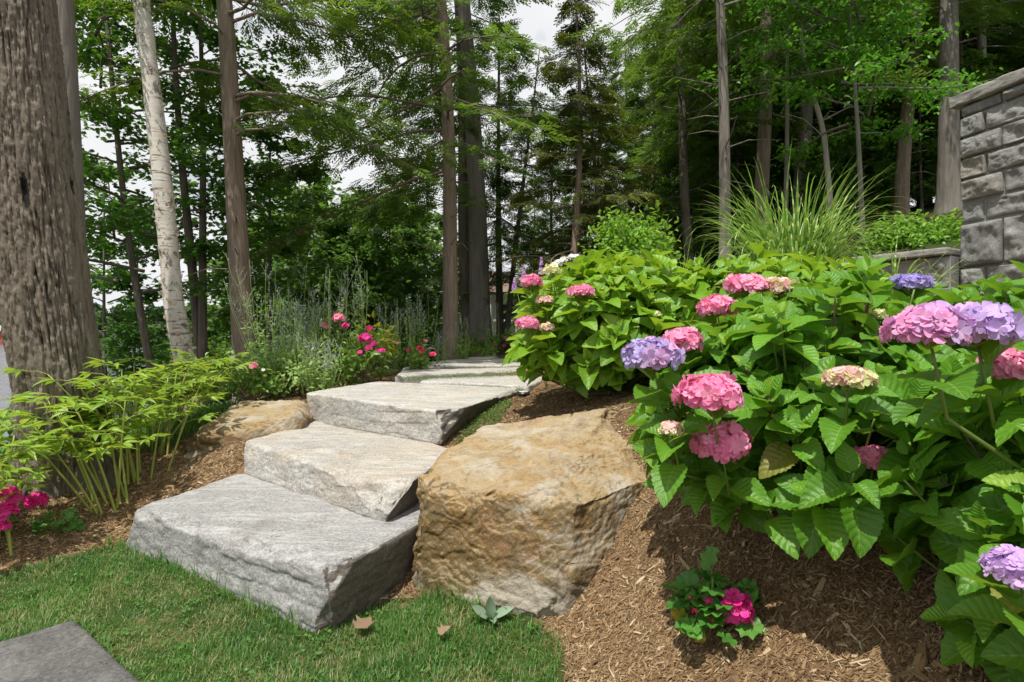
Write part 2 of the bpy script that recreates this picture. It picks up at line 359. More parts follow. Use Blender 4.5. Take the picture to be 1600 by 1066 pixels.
def flagmat():
    t = NT('dark_flagstone'); v = t.coord(); a = t.noise(v, 9, 8, .75, .4); b = t.noise(v, 70, 5, .75); g = t.noise(v, 3, 4)
    c = t.ramp(a, (.32, (.035, .035, .036)), (.5, (.085, .085, .086)), (.62, (.17, .169, .167)), (.75, (.09, .09, .09)))
    c = t.mix(t.math('MULTIPLY', b, .7), c, t.ramp(b, (.38, (.03, .03, .03)), (.62, (.24, .237, .234)))); c = t.mix(t.math('MULTIPLY', g, .3), c, (.20, .19, .17))
    return t.done(c, .85, t.bump(t.math('ADD', a, t.math('MULTIPLY', b, .6)), .8, .012), .2)
M['flag'] = flagmat()
def ochre(name, k=0):
    t = NT(name); v = t.coord(); vs = t.coord((1.2, 1.2, 3.5), (R_(20), R_(15), 0))
    a = t.noise(v, 2.6, 7, .62, .8); b = t.noise(vs, 4.5, 7, .65, .9); g = t.noise(v, 9, 7, .7, .3); f = t.noise(v, 65, 6, .78); rr = t.noise(t.coord((1, 1, 1), (1, 2, 3)), 3.1, 4, .5)
    c = t.ramp(a, (.28, (.26, .155, .04)), (.40, (.42, .26, .075)), (.49, (.52, .36, .14)), (.57, (.57, .48, .33)), (.66, (.42, .38, .31)), (.75, (.30, .265, .21)))
    c = t.mix(.42, c, t.ramp(b, (.32, (.22, .125, .03)), (.45, (.48, .31, .095)), (.54, (.62, .51, .33)), (.64, (.26, .22, .155))))
    c = t.mix(t.math('MULTIPLY', t.ramp(rr, (.60, (0, 0, 0)), (.65, (1, 1, 1))), .55), c, (.34, .16, .085))
    c = t.mix(t.math('MULTIPLY', t.ramp(g, (.50, (0, 0, 0)), (.62, (1, 1, 1))), .6), c, (.60, .565, .48))
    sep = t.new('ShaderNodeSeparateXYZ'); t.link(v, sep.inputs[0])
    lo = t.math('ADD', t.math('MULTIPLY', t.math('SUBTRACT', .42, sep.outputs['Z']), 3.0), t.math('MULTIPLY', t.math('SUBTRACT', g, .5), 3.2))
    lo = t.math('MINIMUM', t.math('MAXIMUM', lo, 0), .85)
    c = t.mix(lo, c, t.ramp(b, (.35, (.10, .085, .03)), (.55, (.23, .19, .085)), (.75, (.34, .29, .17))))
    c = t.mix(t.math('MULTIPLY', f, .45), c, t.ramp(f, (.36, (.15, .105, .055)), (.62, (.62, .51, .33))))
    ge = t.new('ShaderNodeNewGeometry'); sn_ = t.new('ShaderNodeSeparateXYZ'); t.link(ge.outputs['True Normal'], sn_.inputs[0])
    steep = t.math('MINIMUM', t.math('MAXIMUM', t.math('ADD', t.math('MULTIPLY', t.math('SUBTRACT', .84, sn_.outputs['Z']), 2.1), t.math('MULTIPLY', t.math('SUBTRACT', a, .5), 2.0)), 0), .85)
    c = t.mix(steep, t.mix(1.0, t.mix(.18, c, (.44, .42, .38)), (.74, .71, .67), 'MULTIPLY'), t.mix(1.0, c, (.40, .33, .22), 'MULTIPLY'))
    pl_ = t.noise(t.coord((1, 1, 1), (2, 1, 0)), 1.7, 6, .68, .6)
    c = t.mix(t.math('MULTIPLY', t.ramp(pl_, (.53, (0, 0, 0)), (.60, (1, 1, 1))), .6), c, (.46, .43, .37))
    c = t.mix(t.math('MULTIPLY', t.ramp(pl_, (.33, (1, 1, 1)), (.42, (0, 0, 0))), .6), c, (.20, .135, .065))
    ck = t.math('ABSOLUTE', t.math('SUBTRACT', t.noise(t.coord((1, 1, 1.4), (.5, 0, 2)), 2.4, 7, .62, .5), .5)); c = t.mix(t.math('MULTIPLY', t.ramp(ck, (.0, (1, 1, 1)), (.012, (0, 0, 0))), .35), c, (.06, .045, .025))
    h = t.math('ADD', t.math('MULTIPLY', g, .8), t.math('ADD', t.math('MULTIPLY', f, .12), t.math('MULTIPLY', t.noise(v, 35, 6, .7), .5)))
    return t.done(c, .8, t.bump(h, .9, .03), .25)
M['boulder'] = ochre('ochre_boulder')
def wallstone():
    t = NT('rock_faced_granite'); u, v_, r = t.lf(); v = t.coord(); n = t.noise(v, 9, 8, .72, .7); f = t.noise(v, 60, 5, .7)
    c = t.ramp(r, (0, (.15, .153, .157)), (.45, (.22, .221, .221)), (.80, (.31, .307, .298)), (.90, (.28, .245, .215)), (1, (.25, .215, .13)))
    c = t.mix(.55, c, t.ramp(n, (.32, (.07, .071, .073)), (.5, (.24, .24, .237)), (.66, (.47, .465, .452))))
    c = t.mix(t.math('MULTIPLY', f, .5), c, t.ramp(f, (.35, (.06, .06, .06)), (.65, (.36, .35, .34))))
    return t.done(c, .85, t.bump(t.math('ADD', n, t.math('MULTIPLY', f, .4)), .7, .015), .25)
M['wallstone'] = wallstone()
t = NT('mortar'); M['mortar'] = t.done(t.ramp(t.noise(t.coord(), 40, 5), (.3, (.20, .195, .185)), (.7, (.33, .32, .305))), .95)
t = NT('dressed_coping'); n_ = t.noise(t.coord((1, 1, 3)), 9, 8, .72); M['coping'] = t.done(t.ramp(n_, (.3, (.13, .127, .118)), (.52, (.28, .272, .255)), (.72, (.42, .405, .37))), .85, t.bump(n_, .7, .015))
def chipmat(name, pale=0):
    t = NT(name); u, v, r = t.lf(); n = t.noise(t.coord((20, 20, 20)), 6, 3)
    c = t.ramp(r, (0, (.06, .034, .018)), (.2, (.125, .076, .036)), (.5, (.245, .162, .082)), (.78, (.36, .255, .142)), (.92, (.46, .355, .225)), (1, (.60, .51, .37)))
    c = t.mix(t.math('MULTIPLY', n, .5), c, t.mix(.5, c, (.10, .06, .035)))
    return t.done(c, .85, None, .2)
M['chip'] = chipmat('wood_chip')
def groundmat():
    t = NT('soil'); u, v, r = t.lf(); p = t.coord()
    n = t.noise(p, 9, 8, .7); f = t.noise(p, 70, 6, .75); big = t.noise(p, .8, 5)
    mulch = t.ramp(f, (.3, (.07, .04, .022)), (.5, (.20, .12, .065)), (.7, (.34, .22, .125)))
    lawn = t.ramp(n, (.35, (.035, .06, .014)), (.5, (.07, .085, .026)), (.70, (.22, .17, .085)))
    wood = t.ramp(f, (.35, (.028, .026, .012)), (.5, (.06, .052, .025)), (.7, (.11, .085, .05)))
    wood = t.mix(t.ramp(big, (.42, (0, 0, 0)), (.55, (1, 1, 1))), wood, t.ramp(f, (.3, (.012, .03, .006)), (.7, (.05, .09, .016))))
    c = t.mix(u, wood, mulch); c = t.mix(v, c, lawn)
    return t.done(c, .95, t.bump(t.math('ADD', n, f), .7, .02), .15)
M['ground'] = groundmat()
t = NT('lake_water'); t.b.inputs['Base Color'].default_value = (.05, .065, .075, 1); t.b.inputs['Roughness'].default_value = .12
M['water'] = t.done(nrm=t.bump(t.noise(t.coord((.35, 1.3, 1)), 1.2, 5, .6), .35, .25))
t = NT('far_wooded_hill'); M['hill'] = t.done(t.ramp(t.noise(t.coord(), .25, 6), (.35, (.012, .03, .012)), (.65, (.04, .075, .024))), .9)
M['far_leaf'] = leafmat('far_tree_leaf', (.018, .045, .014), (.05, .095, .024), (.07, .13, .03), .25, .6)
def plain(name, c, rough=.6, metal=0):
    t = NT(name); n = t.noise(t.coord(), 12, 5)
    t.b.inputs['Metallic'].default_value = metal
    return t.done(t.mix(t.math('MULTIPLY', n, .4), c, tuple(x * .7 for x in c)), rough)
M['white_paint'] = plain('white_paint', (.75, .74, .7)); M['roof'] = plain('brown_shingle', (.2, .13, .1), .8); M['glass_dark'] = plain('dark_window_glass', (.03, .035, .04), .15)
M['red_wood'] = plain('red_brown_siding', (.38, .10, .05)); M['grey_roof'] = plain('grey_roofing', (.3, .3, .32)); M['black_metal'] = plain('black_powder_coat', (.02, .02, .02), .35); M['lens'] = plain('frosted_lens', (.55, .55, .52), .3)

# ------------------------------------------------------------------ terrain
CP = np.array([  # x, y, height: read off the photograph
 (-1.5,1.4,0),(-.9,1.9,0),(-.4,1.5,0),(-.3,2.1,0),(0,1.6,0),(.05,2.05,0),(-2.0,2.5,0),(-2.4,2.2,0),(-1.4,2.3,0),(-2.39,2.54,.01),(-2.08,2.92,.02),(-3.2,2.2,.02),
 (-2.41,2.93,.08),(-2.9,3.3,.20),(-2.46,3.8,.24),(-2.3,3.4,.15),(-3.5,2.9,.14),(-1.9,3.7,.36),(-2.1,4.6,.5),(-3.2,4.3,.28),
 (-.57,2.44,.0),(-.49,2.75,.13),(-.33,3.4,.42),(-.09,3.8,.55),(.22,3.8,.59),(.58,3.8,.68),(0,4.4,.60),(-.2,3.0,.25),
 (.17,1.79,0),(.6,1.6,.22),(.95,1.8,.47),(.73,2.4,.46),(1,1.2,.37),(.7,.9,.18),(.3,1.2,.03),(1.6,1.2,.65),(1.6,2.2,.85),(1.6,3.2,1.0),(2.5,2.5,1.1),(.6,3,.68),(.8,3.6,.75),
 (-1,4.6,.45),(-.8,5.4,.55),(-.4,6,.6),(-.2,8,.64),(-1.5,6,.62),(-2,5.4,.58),(-1.2,7.5,.64),(.6,5.5,.72),(.5,7.5,.76),(-.9,9.3,.70),(.3,10.5,.8),
 (3,4,1.25),(2.4,4.4,1.25),(4,4.6,1.35),(2,5.5,1.2),(1.4,6.5,1.2),(3.2,6.8,1.55),(.9,10,1.15),(3,9,1.9),(6,9,2.9),(5,7.2,2.3),(10,12,4.0),(10,5,2.6),(2,12,1.5),(6,16,3.6),(14,20,5.6),(2,20,1.4),(25,25,8),
 (0,20,.5),(10,30,5),(-2,27,.5),(1,34,.6),(-1.5,13,.5),(-3,9,.35),(-2.9,7,.42),(-4,6,.0),(-6,6,-.6),(-5,9,-.4),(-4,12,-.4),(-8,12,-1.4),(-14,14,-2.2),(-10,20,-2.4),(-5,18,-1.2),(-7,26,-2.6),
 (-20,8,-2.6),(-10,4,-1.0),(-30,30,-4),(-12,40,-4),(0,45,.2),(-6,0,-.2),(-2,0,0),(0,0,0),(0,-3,0),(2,0,.5),(5,0,1.1),(-8,-8,-.2),(8,-8,.8),(20,0,4),(40,40,9),(-40,0,-4),(-40,40,-5),(-5,40,-3)], float)
def _mq(d): return np.sqrt(d * d + .12 ** 2)
_D = np.linalg.norm(CP[:, None, :2] - CP[None, :, :2], axis=-1)
_w = np.linalg.solve(np.block([[_mq(_D), np.ones((len(CP), 1))], [np.ones((1, len(CP))), np.zeros((1, 1))]]), np.concatenate([CP[:, 2], [0]]))
def gz(x, y):
    x = np.clip(np.atleast_1d(np.asarray(x, float)), -40, 40); y = np.clip(np.atleast_1d(np.asarray(y, float)), -12, 45)
    out = np.zeros(x.size); xf, yf = x.ravel(), y.ravel()
    for a in range(0, x.size, 20000):
        d = np.hypot(xf[a:a + 20000, None] - CP[None, :, 0], yf[a:a + 20000, None] - CP[None, :, 1]); out[a:a + 20000] = _mq(d) @ _w[:-1] + _w[-1]
    return out.reshape(x.shape)
def gzn(x, y):
    x = np.asarray(x, float); return gz(x, y) + fbm(np.stack([x, np.asarray(y, float), 0 * x], -1) * 5, 4, 3) * .018
def g1(x, y): return float(gz(x, y)[0])
LAWN = [(-6, .2), (-6, 1.7), (-3.2, 2.05), (-2.62, 2.42), (-2.35, 2.6), (-2.08, 2.96), (-1.6, 2.75), (-.75, 2.2), (-.62, 2.38), (-.42, 2.34), (-.36, 2.5), (.10, 2.14), (.19, 1.95), (.17, 1.78), (.2, 1.55), (.12, 1.2), (.1, .2)]
def axis(lo, hi, step, ends):
    a = list(np.arange(lo, hi + 1e-6, step)); d = step
    while a[-1] < ends[1]: d *= 1.22; a.append(a[-1] + d)
    d = step
    while a[0] > ends[0]: d *= 1.22; a.insert(0, a[0] - d)
    return np.array(a)
gx, gy = axis(-4, 3, .03, (-900, 900)), axis(.6, 6.4, .03, (-60, 1500))
GX, GY = np.meshgrid(gx, gy, indexing='ij'); fx, fy = GX.ravel(), GY.ravel()
P3 = np.stack([fx, fy, 0 * fx], -1)
hz = gz(fx, fy) + fbm(P3 * 5, 4, 3) * .018 * (np.hypot(fx, fy) < 12) + fbm(P3 * .6, 3, 8) * .12 * np.clip((np.hypot(fx, fy) - 8) / 6, 0, 1)
wob = fbm(P3 * 6, 3, 5) * .06; wob2 = fbm(P3 * 6, 3, 6) * .06
lawn = inpoly(fx + wob, fy + wob2, LAWN).astype(float)
mul = np.clip((7.5 - np.abs(fy - 2)) / 1.5, 0, 1) * np.clip((4.5 - np.abs(fx)) / 1.2, 0, 1) * (~((fx < -2.9) & (fy > 3.9)))
mb = MB(); mb.add(np.stack([fx, fy, hz], -1), grid_faces(len(gx), len(gy)), np.stack([mul, lawn, 0 * fx], -1))
kindof(obj('ground', mb, M['ground']), 'structure')
mb = MB(); q = 2500.0
mb.add([(-q, -q, -2), (q, -q, -2), (q, q, -2), (-q, q, -2)], np.array([[0, 1, 2, 3]])); kindof(obj('lake_water', mb, M['water']), 'structure')
# far wooded shore
rng = np.random.default_rng(4)
ax_, ay_ = np.linspace(-420, 500, 90), np.linspace(160, 420, 30); AX, AY = np.meshgrid(ax_, ay_, indexing='ij')
hh = np.clip((AY.ravel() - 172 + 6 * vnoise(np.stack([AX.ravel() * .03, AY.ravel() * 0, AX.ravel() * 0], -1))) / 60, -.08, 1) ; hh = np.sign(hh) * np.abs(hh) ** .7 * (6 + 4 * fbm(np.stack([AX.ravel() * .008, AY.ravel() * .01, 0 * AX.ravel()], -1), 3, 2)) - 2
mb = MB(); mb.add(np.stack([AX.ravel(), AY.ravel(), hh], -1), grid_faces(90, 30)); kindof(obj('hill', mb, M['hill']), 'structure')
def randdir(rng, n): return norm(rng.normal(size=(n, 3)))
TQ = (np.array([(-.5, -.35, 0), (.5, -.3, .08), (.42, .4, 0), (-.45, .35, -.08)], float), [np.array([[0, 1, 2, 3]])], np.array([(0, 0), (1, 0), (1, 1), (0, 1)], float))
mb = MB(); nt_ = 420; tx = rng.uniform(-330, 160, nt_); ty = 172 + rng.random(nt_) ** 1.5 * 70; th = rng.uniform(7, 12.5, nt_)
for i in range(nt_):
    k = 110; u = rng.random(k); r = 3.2 * np.sin(np.pi * np.clip(u * .85 + .12, 0, 1)) ** .8 * rng.uniform(.7, 1.05, k); a = rng.uniform(0, 6.28, k)
    zb_ = max(-1.9, (ty[i] - 176) / 60 * 5 - 2)
    p = np.stack([tx[i] + r * np.cos(a), ty[i] + r * np.sin(a), zb_ + u * th[i]], -1); d = randdir(rng, k)
    mb.inst(TQ, p, frames(d, randdir(rng, k)), rng.uniform(1.0, 2.0, k), np.clip(rng.random(k) * .6 + .4 * rng.random(), 0, 1))
o = obj('far_woods', mb, M['far_leaf'], smooth=False); kindof(o, 'stuff'); o['label'] = 'dark green woods along the far lake shore'; o['category'] = 'woods'

# ------------------------------------------------------------------ stone
def stone(mb, c8, n=(40, 30, 12), rad=.03, amps=((4, .02, 4), (20, .006, 4)), cuts=(), seed=0, aniso=(1, 1, 1), rnd=.5, ledge=0, mi=0, flat=1.0, spall=0, crack=0, edge=0, end=0, hold=0):
    """rounded, noise-weathered block on eight corners: top FL FR BR BL then bottom FL FR BR BL"""
    c8 = np.asarray(c8, float); nx, ny, nz = n
    X = np.linspace(-1, 1, nx + 1); Y = np.linspace(-1, 1, ny + 1); Z = np.linspace(-1, 1, nz + 1); V, Fc = [], []; off = 0
    def face(a, b, fix, ia, ib, ic, flip):
        nonlocal off
        A, B = np.meshgrid(a, b, indexing='ij'); p = np.zeros((A.size, 3)); p[:, ia] = A.ravel(); p[:, ib] = B.ravel(); p[:, ic] = fix
        f = grid_faces(len(a), len(b)); f = f[:, ::-1] if flip else f
        V.append(p); Fc.append(f + off); off += len(p)
    face(X, Y, 1, 0, 1, 2, False); face(X, Y, -1, 0, 1, 2, True); face(X, Z, -1, 0, 2, 1, False); face(X, Z, 1, 0, 2, 1, True); face(Y, Z, 1, 1, 2, 0, False); face(Y, Z, -1, 1, 2, 0, True)
    V = np.concatenate(V); Fc = np.concatenate(Fc)
    key = np.round(V * 1e5).astype(np.int64); _, idx, inv = np.unique(key, axis=0, return_index=True, return_inverse=True)
    V = V[idx]; Fc = inv.ravel()[Fc]
    h = np.array([np.linalg.norm(c8[1] - c8[0]) + np.linalg.norm(c8[2] - c8[3]), np.linalg.norm(c8[3] - c8[0]) + np.linalg.norm(c8[2] - c8[1]), np.linalg.norm(c8[0] - c8[4]) + np.linalg.norm(c8[2] - c8[6])]) / 4
    rr = np.minimum(rad, h * .95); P = V * h; inn = np.clip(P, -(h - rr), h - rr); D = (P - inn) / rr; L = np.maximum(np.linalg.norm(D, axis=1, keepdims=True), 1e-9)
    q = (inn + D / np.maximum(L, 1.0) * rr) / h
    w = (q + 1) / 2; x, y, z = w[:, 0:1], w[:, 1:2], w[:, 2:3]
    top = c8[0] * (1 - x) * (1 - y) + c8[1] * x * (1 - y) + c8[2] * x * y + c8[3] * (1 - x) * y
    bot = c8[4] * (1 - x) * (1 - y) + c8[5] * x * (1 - y) + c8[6] * x * y + c8[7] * (1 - x) * y
    P = top * z + bot * (1 - z); ctr = c8.mean(0)
    if edge:
        t4, b4 = c8[:4], c8[4:]; fn = []
        for k in range(4): fn.append(norm(np.cross(t4[(k + 1) % 4] - t4[k], t4[k] - b4[k])))
        fn = [f_ if f_ @ ((t4[k] + t4[(k + 1) % 4]) / 2 - ctr) > 0 else -f_ for k, f_ in enumerate(fn)]
        up = norm(np.cross(t4[1] - t4[0], t4[3] - t4[0])); ec = []
        for k in range(4): n_e = norm(fn[k] * .8 + up); ec.append(((t4[k] + t4[(k + 1) % 4]) / 2 - n_e * edge, n_e, edge * 2.6))
        for k in range(4): n_e = norm(fn[k] + fn[k - 1]); ec.append(((t4[k] + b4[k]) / 2 - n_e * edge * 1.5, n_e, edge * 2.6))
        cuts = list(cuts) + ec
    for (pt, nr, soft) in cuts:
        nr = norm(np.asarray(nr, float)); d = (P - np.asarray(pt, float)) @ nr
        d = d + soft * fbm(P * 7, 4, seed + 41) if soft else d
        P = P - np.maximum(d, 0)[:, None] * nr
    def nrms(P):
        fn = np.cross(P[Fc[:, 2]] - P[Fc[:, 0]], P[Fc[:, 3]] - P[Fc[:, 1]]); N = np.zeros_like(P)
        for k in range(4): np.add.at(N, Fc[:, k], fn)
        return norm(N)
    N = nrms(P); N = N * np.sign(np.sum(N * (P - ctr), 1, keepdims=True) + 1e-9); an = np.asarray(aniso, float)
    dsp = 0
    for k, (fr, am, oc) in enumerate(amps): dsp = dsp + am * fbm(P * fr * an + 3.1 * k + seed * 7.7, oc, seed + k * 9)
    side = 1 - np.abs(N[:, 2]); dsp = dsp * (flat + (1 - flat) * np.clip(side * 1.6, 0, 1))
    if ledge:                                        # split strata on the steep faces
        s_ = (P[:, 2] + .05 * fbm(P * np.array([2, 2, 5]), 4, seed + 5)) * 13; l = (s_ - np.floor(s_)); dsp = dsp - ledge * (l ** 2) * np.clip(fbm(P * np.array([3, 3, 8]), 3, seed + 6) * 3 + .35, 0, 1.4) * (1 - np.abs(N[:, 2]))
    if hold:
        msk = np.minimum((1 - np.abs(V[:, 0])) * h[0], (1 - np.abs(V[:, 2])) * h[2]) / hold; dsp = dsp * np.clip(msk, .08, 1)
    if spall:
        q_ = fbm(P * np.array([3.2, 3.2, 5]) + seed, 4, seed + 60) * 6; dsp = dsp - spall * (np.floor(q_) + np.clip((q_ - np.floor(q_)) * 5 - 4, 0, 1)) * .4 * np.clip(side * 1.7, .12, 1) * (np.clip(msk, .08, 1) if hold else 1)
    if crack:
        c_ = fbm(P * 2.6 + 1.7 * seed, 4, seed + 70); k_ = np.clip(fbm(P * 1.9 + 5, 2, seed + 71) * 5 - .3, 0, 1); dsp = dsp - crack * np.exp(-(c_ / .018) ** 2) * k_
    P = P + N * np.asarray(dsp)[:, None]
    A = np.zeros((len(P), 3)); A[:, 2] = rnd
    if end:                                          # dark split end of the slab, with its shade put into the colour
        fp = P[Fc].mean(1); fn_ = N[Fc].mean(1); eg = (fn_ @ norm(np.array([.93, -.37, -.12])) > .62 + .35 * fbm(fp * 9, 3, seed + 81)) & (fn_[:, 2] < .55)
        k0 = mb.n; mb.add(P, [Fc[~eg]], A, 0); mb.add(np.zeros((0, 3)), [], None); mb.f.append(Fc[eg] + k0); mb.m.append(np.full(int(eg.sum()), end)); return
    mb.add(P, [Fc], A, mi)
def slab_c8(top, thick, out=.02):
    top = np.asarray(top, float); c = top.mean(0); bot = top.copy(); bot[:, 2] -= thick
    d = norm(np.stack([*(bot - c)[:, :2].T, np.zeros(4)], -1)); return np.concatenate([top, bot + d * out])
steps = []
z1, z2, z3 = .26, .445, .665
s1 = np.array([pixz(212, 792, z1), pixz(523, 888, z1 - .01), pixz(655, 790, z1), pixz(372, 728, z1)])
s1[2] = (-.33, 2.78, z1); s1[3] = (-1.70, 3.70, z1)
b1 = np.array([(-2.10, 2.90, -.06), (-.74, 2.085, -.06), (-.36, 2.76, -.06), (-1.8, 3.75, -.06)])
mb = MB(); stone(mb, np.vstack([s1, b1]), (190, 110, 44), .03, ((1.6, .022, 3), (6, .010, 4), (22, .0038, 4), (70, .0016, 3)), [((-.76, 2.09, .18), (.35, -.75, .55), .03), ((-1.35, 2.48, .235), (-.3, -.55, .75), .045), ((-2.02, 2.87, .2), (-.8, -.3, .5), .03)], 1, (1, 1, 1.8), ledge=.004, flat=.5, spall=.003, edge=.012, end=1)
tag(obj('stone_step', mb, [M['slab_a'], M['slab_end_shade']], origin=(-1.2, 2.8, 0)), 'broad grey streaked slab set in the lawn, lowest of the three rough stone steps', 'stone step')
s2 = np.array([pixz(386, 688, z2 + .005), pixz(616, 768, z2 - .02), pixz(712, 700, z2), pixz(430, 660, z2)]); s2[3] = (-1.55, 4.4, z2); s2[2] = (-.30, 3.36, z2 - .015)
b2 = np.array([pixz(376, 741, z1 - .012), pixz(602, 822, z1 - .012), (-.36, 3.25, z1 - .02), (-1.5, 4.4, z1 - .02)])
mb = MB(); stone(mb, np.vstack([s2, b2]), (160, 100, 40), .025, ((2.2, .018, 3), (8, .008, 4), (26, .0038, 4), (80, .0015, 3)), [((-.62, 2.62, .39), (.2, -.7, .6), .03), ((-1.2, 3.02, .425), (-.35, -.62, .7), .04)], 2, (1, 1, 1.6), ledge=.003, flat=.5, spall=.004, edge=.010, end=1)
tag(obj('stone_step', mb, [M['slab_b'], M['slab_end_shade']], origin=(-1.0, 3.6, z1)), 'middle rough stone step with tan stained front face and dark split end deepened with painted shade', 'stone step')
s3 = np.array([pixz(477, 613, z3 + .012), pixz(704, 645, z3 - .015), pixz(815, 606, z3), pixz(592, 596, z3)])
b3 = np.array([pixz(480, 660, z2 - .012), pixz(688, 696, z2 - .012), (.03, 4.72, z2), (-1.3, 5.4, z2)])
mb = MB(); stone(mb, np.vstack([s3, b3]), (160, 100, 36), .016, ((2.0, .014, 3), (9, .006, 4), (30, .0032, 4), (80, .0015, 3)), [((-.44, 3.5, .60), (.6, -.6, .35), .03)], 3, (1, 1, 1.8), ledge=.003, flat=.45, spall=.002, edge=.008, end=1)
tag(obj('stone_step', mb, [M['slab_c'], M['slab_end_shade']], origin=(-.9, 4.5, z2)), 'top rough stone step, flat pale grey slab with square front edge', 'stone step')
PV = [([(655, 595), (826, 603), (866, 583.5), (664, 592)], .685, 'wedge shaped pale paving slab directly behind the top step', 4),
      ([(618, 587.5), (824, 577.5), (818, 573.8), (627, 578)], .71, 'long pale paving slab, second beyond the top step', 5),
      ([(628, 574.5), (815, 570.3), (815, 565.5), (660, 567.5)], .725, 'pale paving slab midway along the path, third beyond the top step', 6),
      ([(672, 565.6), (818, 563), (818, 559.2), (722, 560.6)], .735, 'thin looking paving slab near the far end of the path', 7),
      ([(730, 558.9), (822, 557.2), (824, 553), (770, 554.5)], .75, 'farthest paving slab of the pale stone path', 8)]
for pl, z, lb, sd_ in PV:
    tp = np.array([pixz(x, y, z) for x, y in pl]); mb = MB()
    stone(mb, slab_c8(tp, .13, .015), (80, 40, 10), .008, ((3, .010, 3), (14, .004, 4), (40, .002, 3)), (), sd_, (1, 1, 1.5), flat=.5, edge=.008)
    tag(obj('paving_slab', mb, M['slab_c'], origin=tuple(tp.mean(0) - (0, 0, .13))), lb, 'paving slab', 'paving slabs of the path above the steps')
fl = np.array([(-2.25, 1.62, .022), (-1.62, 1.16, .022), (-1.12, 1.70, .022), (-1.72, 2.14, .022)]); mb = MB()
stone(mb, slab_c8(fl, .08, .01), (80, 60, 6), .012, ((3, .006, 3), (20, .003, 4), (90, .0014, 3)), (), 11)
tag(obj('flagstone', mb, M['flag'], origin=(-1.7, 1.66, -.06)), 'dark grey flagstone sunk in the lawn at the lower left corner', 'flagstone')
# boulders
c8 = [(-.50, 2.52, .44), (.27, 2.24, .46), (1.20, 3.02, .84), (-.20, 3.26, .60), (-.42, 2.38, -.12), (.11, 1.98, -.14), (1.02, 2.84, .34), (-.32, 3.2, .05)]
cuts = [((-.05, 2.28, .40), (-.14, -.88, .44), .02), ((-.47, 2.5, .28), (-.9, -.35, .1), .02), ((.14, 1.99, .10), (.30, -.9, .10), .02), ((-.34, 2.32, .12), (-.45, -.8, -.25), .02), ((.35, 2.32, .50), (.40, -.65, .60), .025),
        ((-.28, 2.37, .33), (-.52, -.74, .42), .02), ((.14, 2.14, .34), (.30, -.88, .36), .018), ((-.32, 2.75, .53), (-.34, -.12, .93), .02), ((.30, 2.6, .565), (.16, -.36, .92), .02), ((.0, 2.10, .22), (-.12, -.97, .08), .018)]
mb = MB(); stone(mb, c8, (230, 180, 110), .035, ((1.9, .026, 3), (5, .018, 4), (13, .008, 5), (40, .005, 4), (110, .0022, 3)), cuts, 21, (1, 1, 1.3), spall=.016, crack=.05, edge=.018)
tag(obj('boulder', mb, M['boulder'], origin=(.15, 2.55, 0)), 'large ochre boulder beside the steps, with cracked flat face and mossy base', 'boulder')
c8 = [pix(300, 668, 3.8), pix(478, 645, 3.95), pix(482, 622, 4.6), pix(372, 622, 4.7), (-2.42, 3.68, .08), (-1.5, 3.75, .15), (-1.45, 4.6, .3), (-2.35, 4.7, .3)]
mb = MB(); stone(mb, c8, (110, 80, 50), .13, ((2.2, .03, 3), (7, .016, 4), (24, .008, 4), (70, .003, 3)), [((-2.15, 3.8, .46), (-.75, -.5, .55), .03)], 22, spall=.008, crack=.02)
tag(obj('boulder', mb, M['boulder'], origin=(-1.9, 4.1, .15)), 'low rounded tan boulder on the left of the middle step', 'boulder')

# ------------------------------------------------------------------ stone pillar wall and low wall
Pa = np.array([4.15, 5.0]); dv = np.array([.22, -1.0]) / math.hypot(.22, 1); nv_ = np.array([-dv[1] * -1, dv[0] * -1]); nv_ = np.array([dv[1], -dv[0]])
if nv_[0] > 0: nv_ = -nv_
wrng = np.random.default_rng(9)
def ashlar(mb, P0, d2, n2, width, z0, z1, hs, bl, proj=.045, seed=0, ends=True, quoin=0):
    """rock-faced stones laid in courses on a vertical face"""
    z = z0; k = 0
    while z < z1 - .02:
        h = hs[k % len(hs)]; h = min(h, z1 - z); x = 0; first = True
        while x < width - .02:
            L = wrng.uniform(*bl)
            if first and quoin: L = (.20, .36)[k % 2] + wrng.uniform(-.02, .03)
            if width - x - L < .12: L = width - x
            first = False
            parts = [(z, h)] if h < .27 or wrng.random() < .45 else [(z, h * .52), (z + h * .52, h * .48)]
            for zz, h2 in parts:
                g = .011
                a = P0 + d2 * (x + g); b = P0 + d2 * (x + L - g); pr = proj * wrng.uniform(.6, 1.3); ins = .025
                f0, f1 = a + n2 * pr, b + n2 * pr; r0, r1 = a - n2 * .12, b - n2 * .12
                lo, hi = zz + g, zz + h2 - g
                c = [(*f0, hi), (*f1, hi), (*r1, hi), (*r0, hi), (*f0, lo), (*f1, lo), (*r1, lo), (*r0, lo)]
                stone(mb, c, (30, 6, 18), .012, ((4, .022, 2), (16, .012, 4), (50, .007, 3)), (), int(wrng.integers(1, 9999)), rnd=wrng.random(), spall=.024, hold=.035)
            x += L
        z += h; k += 1
def boxv(mb, lo, hi, A=None, mi=0):
    x0, y0, z0 = lo; x1, y1, z1 = hi
    mb.add([(x0, y0, z0), (x1, y0, z0), (x1, y1, z0), (x0, y1, z0), (x0, y0, z1), (x1, y0, z1), (x1, y1, z1), (x0, y1, z1)],
           np.array([[0, 3, 2, 1], [4, 5, 6, 7], [0, 1, 5, 4], [1, 2, 6, 5], [2, 3, 7, 6], [3, 0, 4, 7]]), None, mi)
def prism2(mb, poly, z0, z1):
    n = len(poly); V = [(*p, z0) for p in poly] + [(*p, z1) for p in poly]
    a = np.arange(n); mb.add(V, [np.stack([a, (a + 1) % n, (a + 1) % n + n, a + n], -1)] + ([np.array([[0, 1, 2, 3]]) + n] if n == 4 else []))
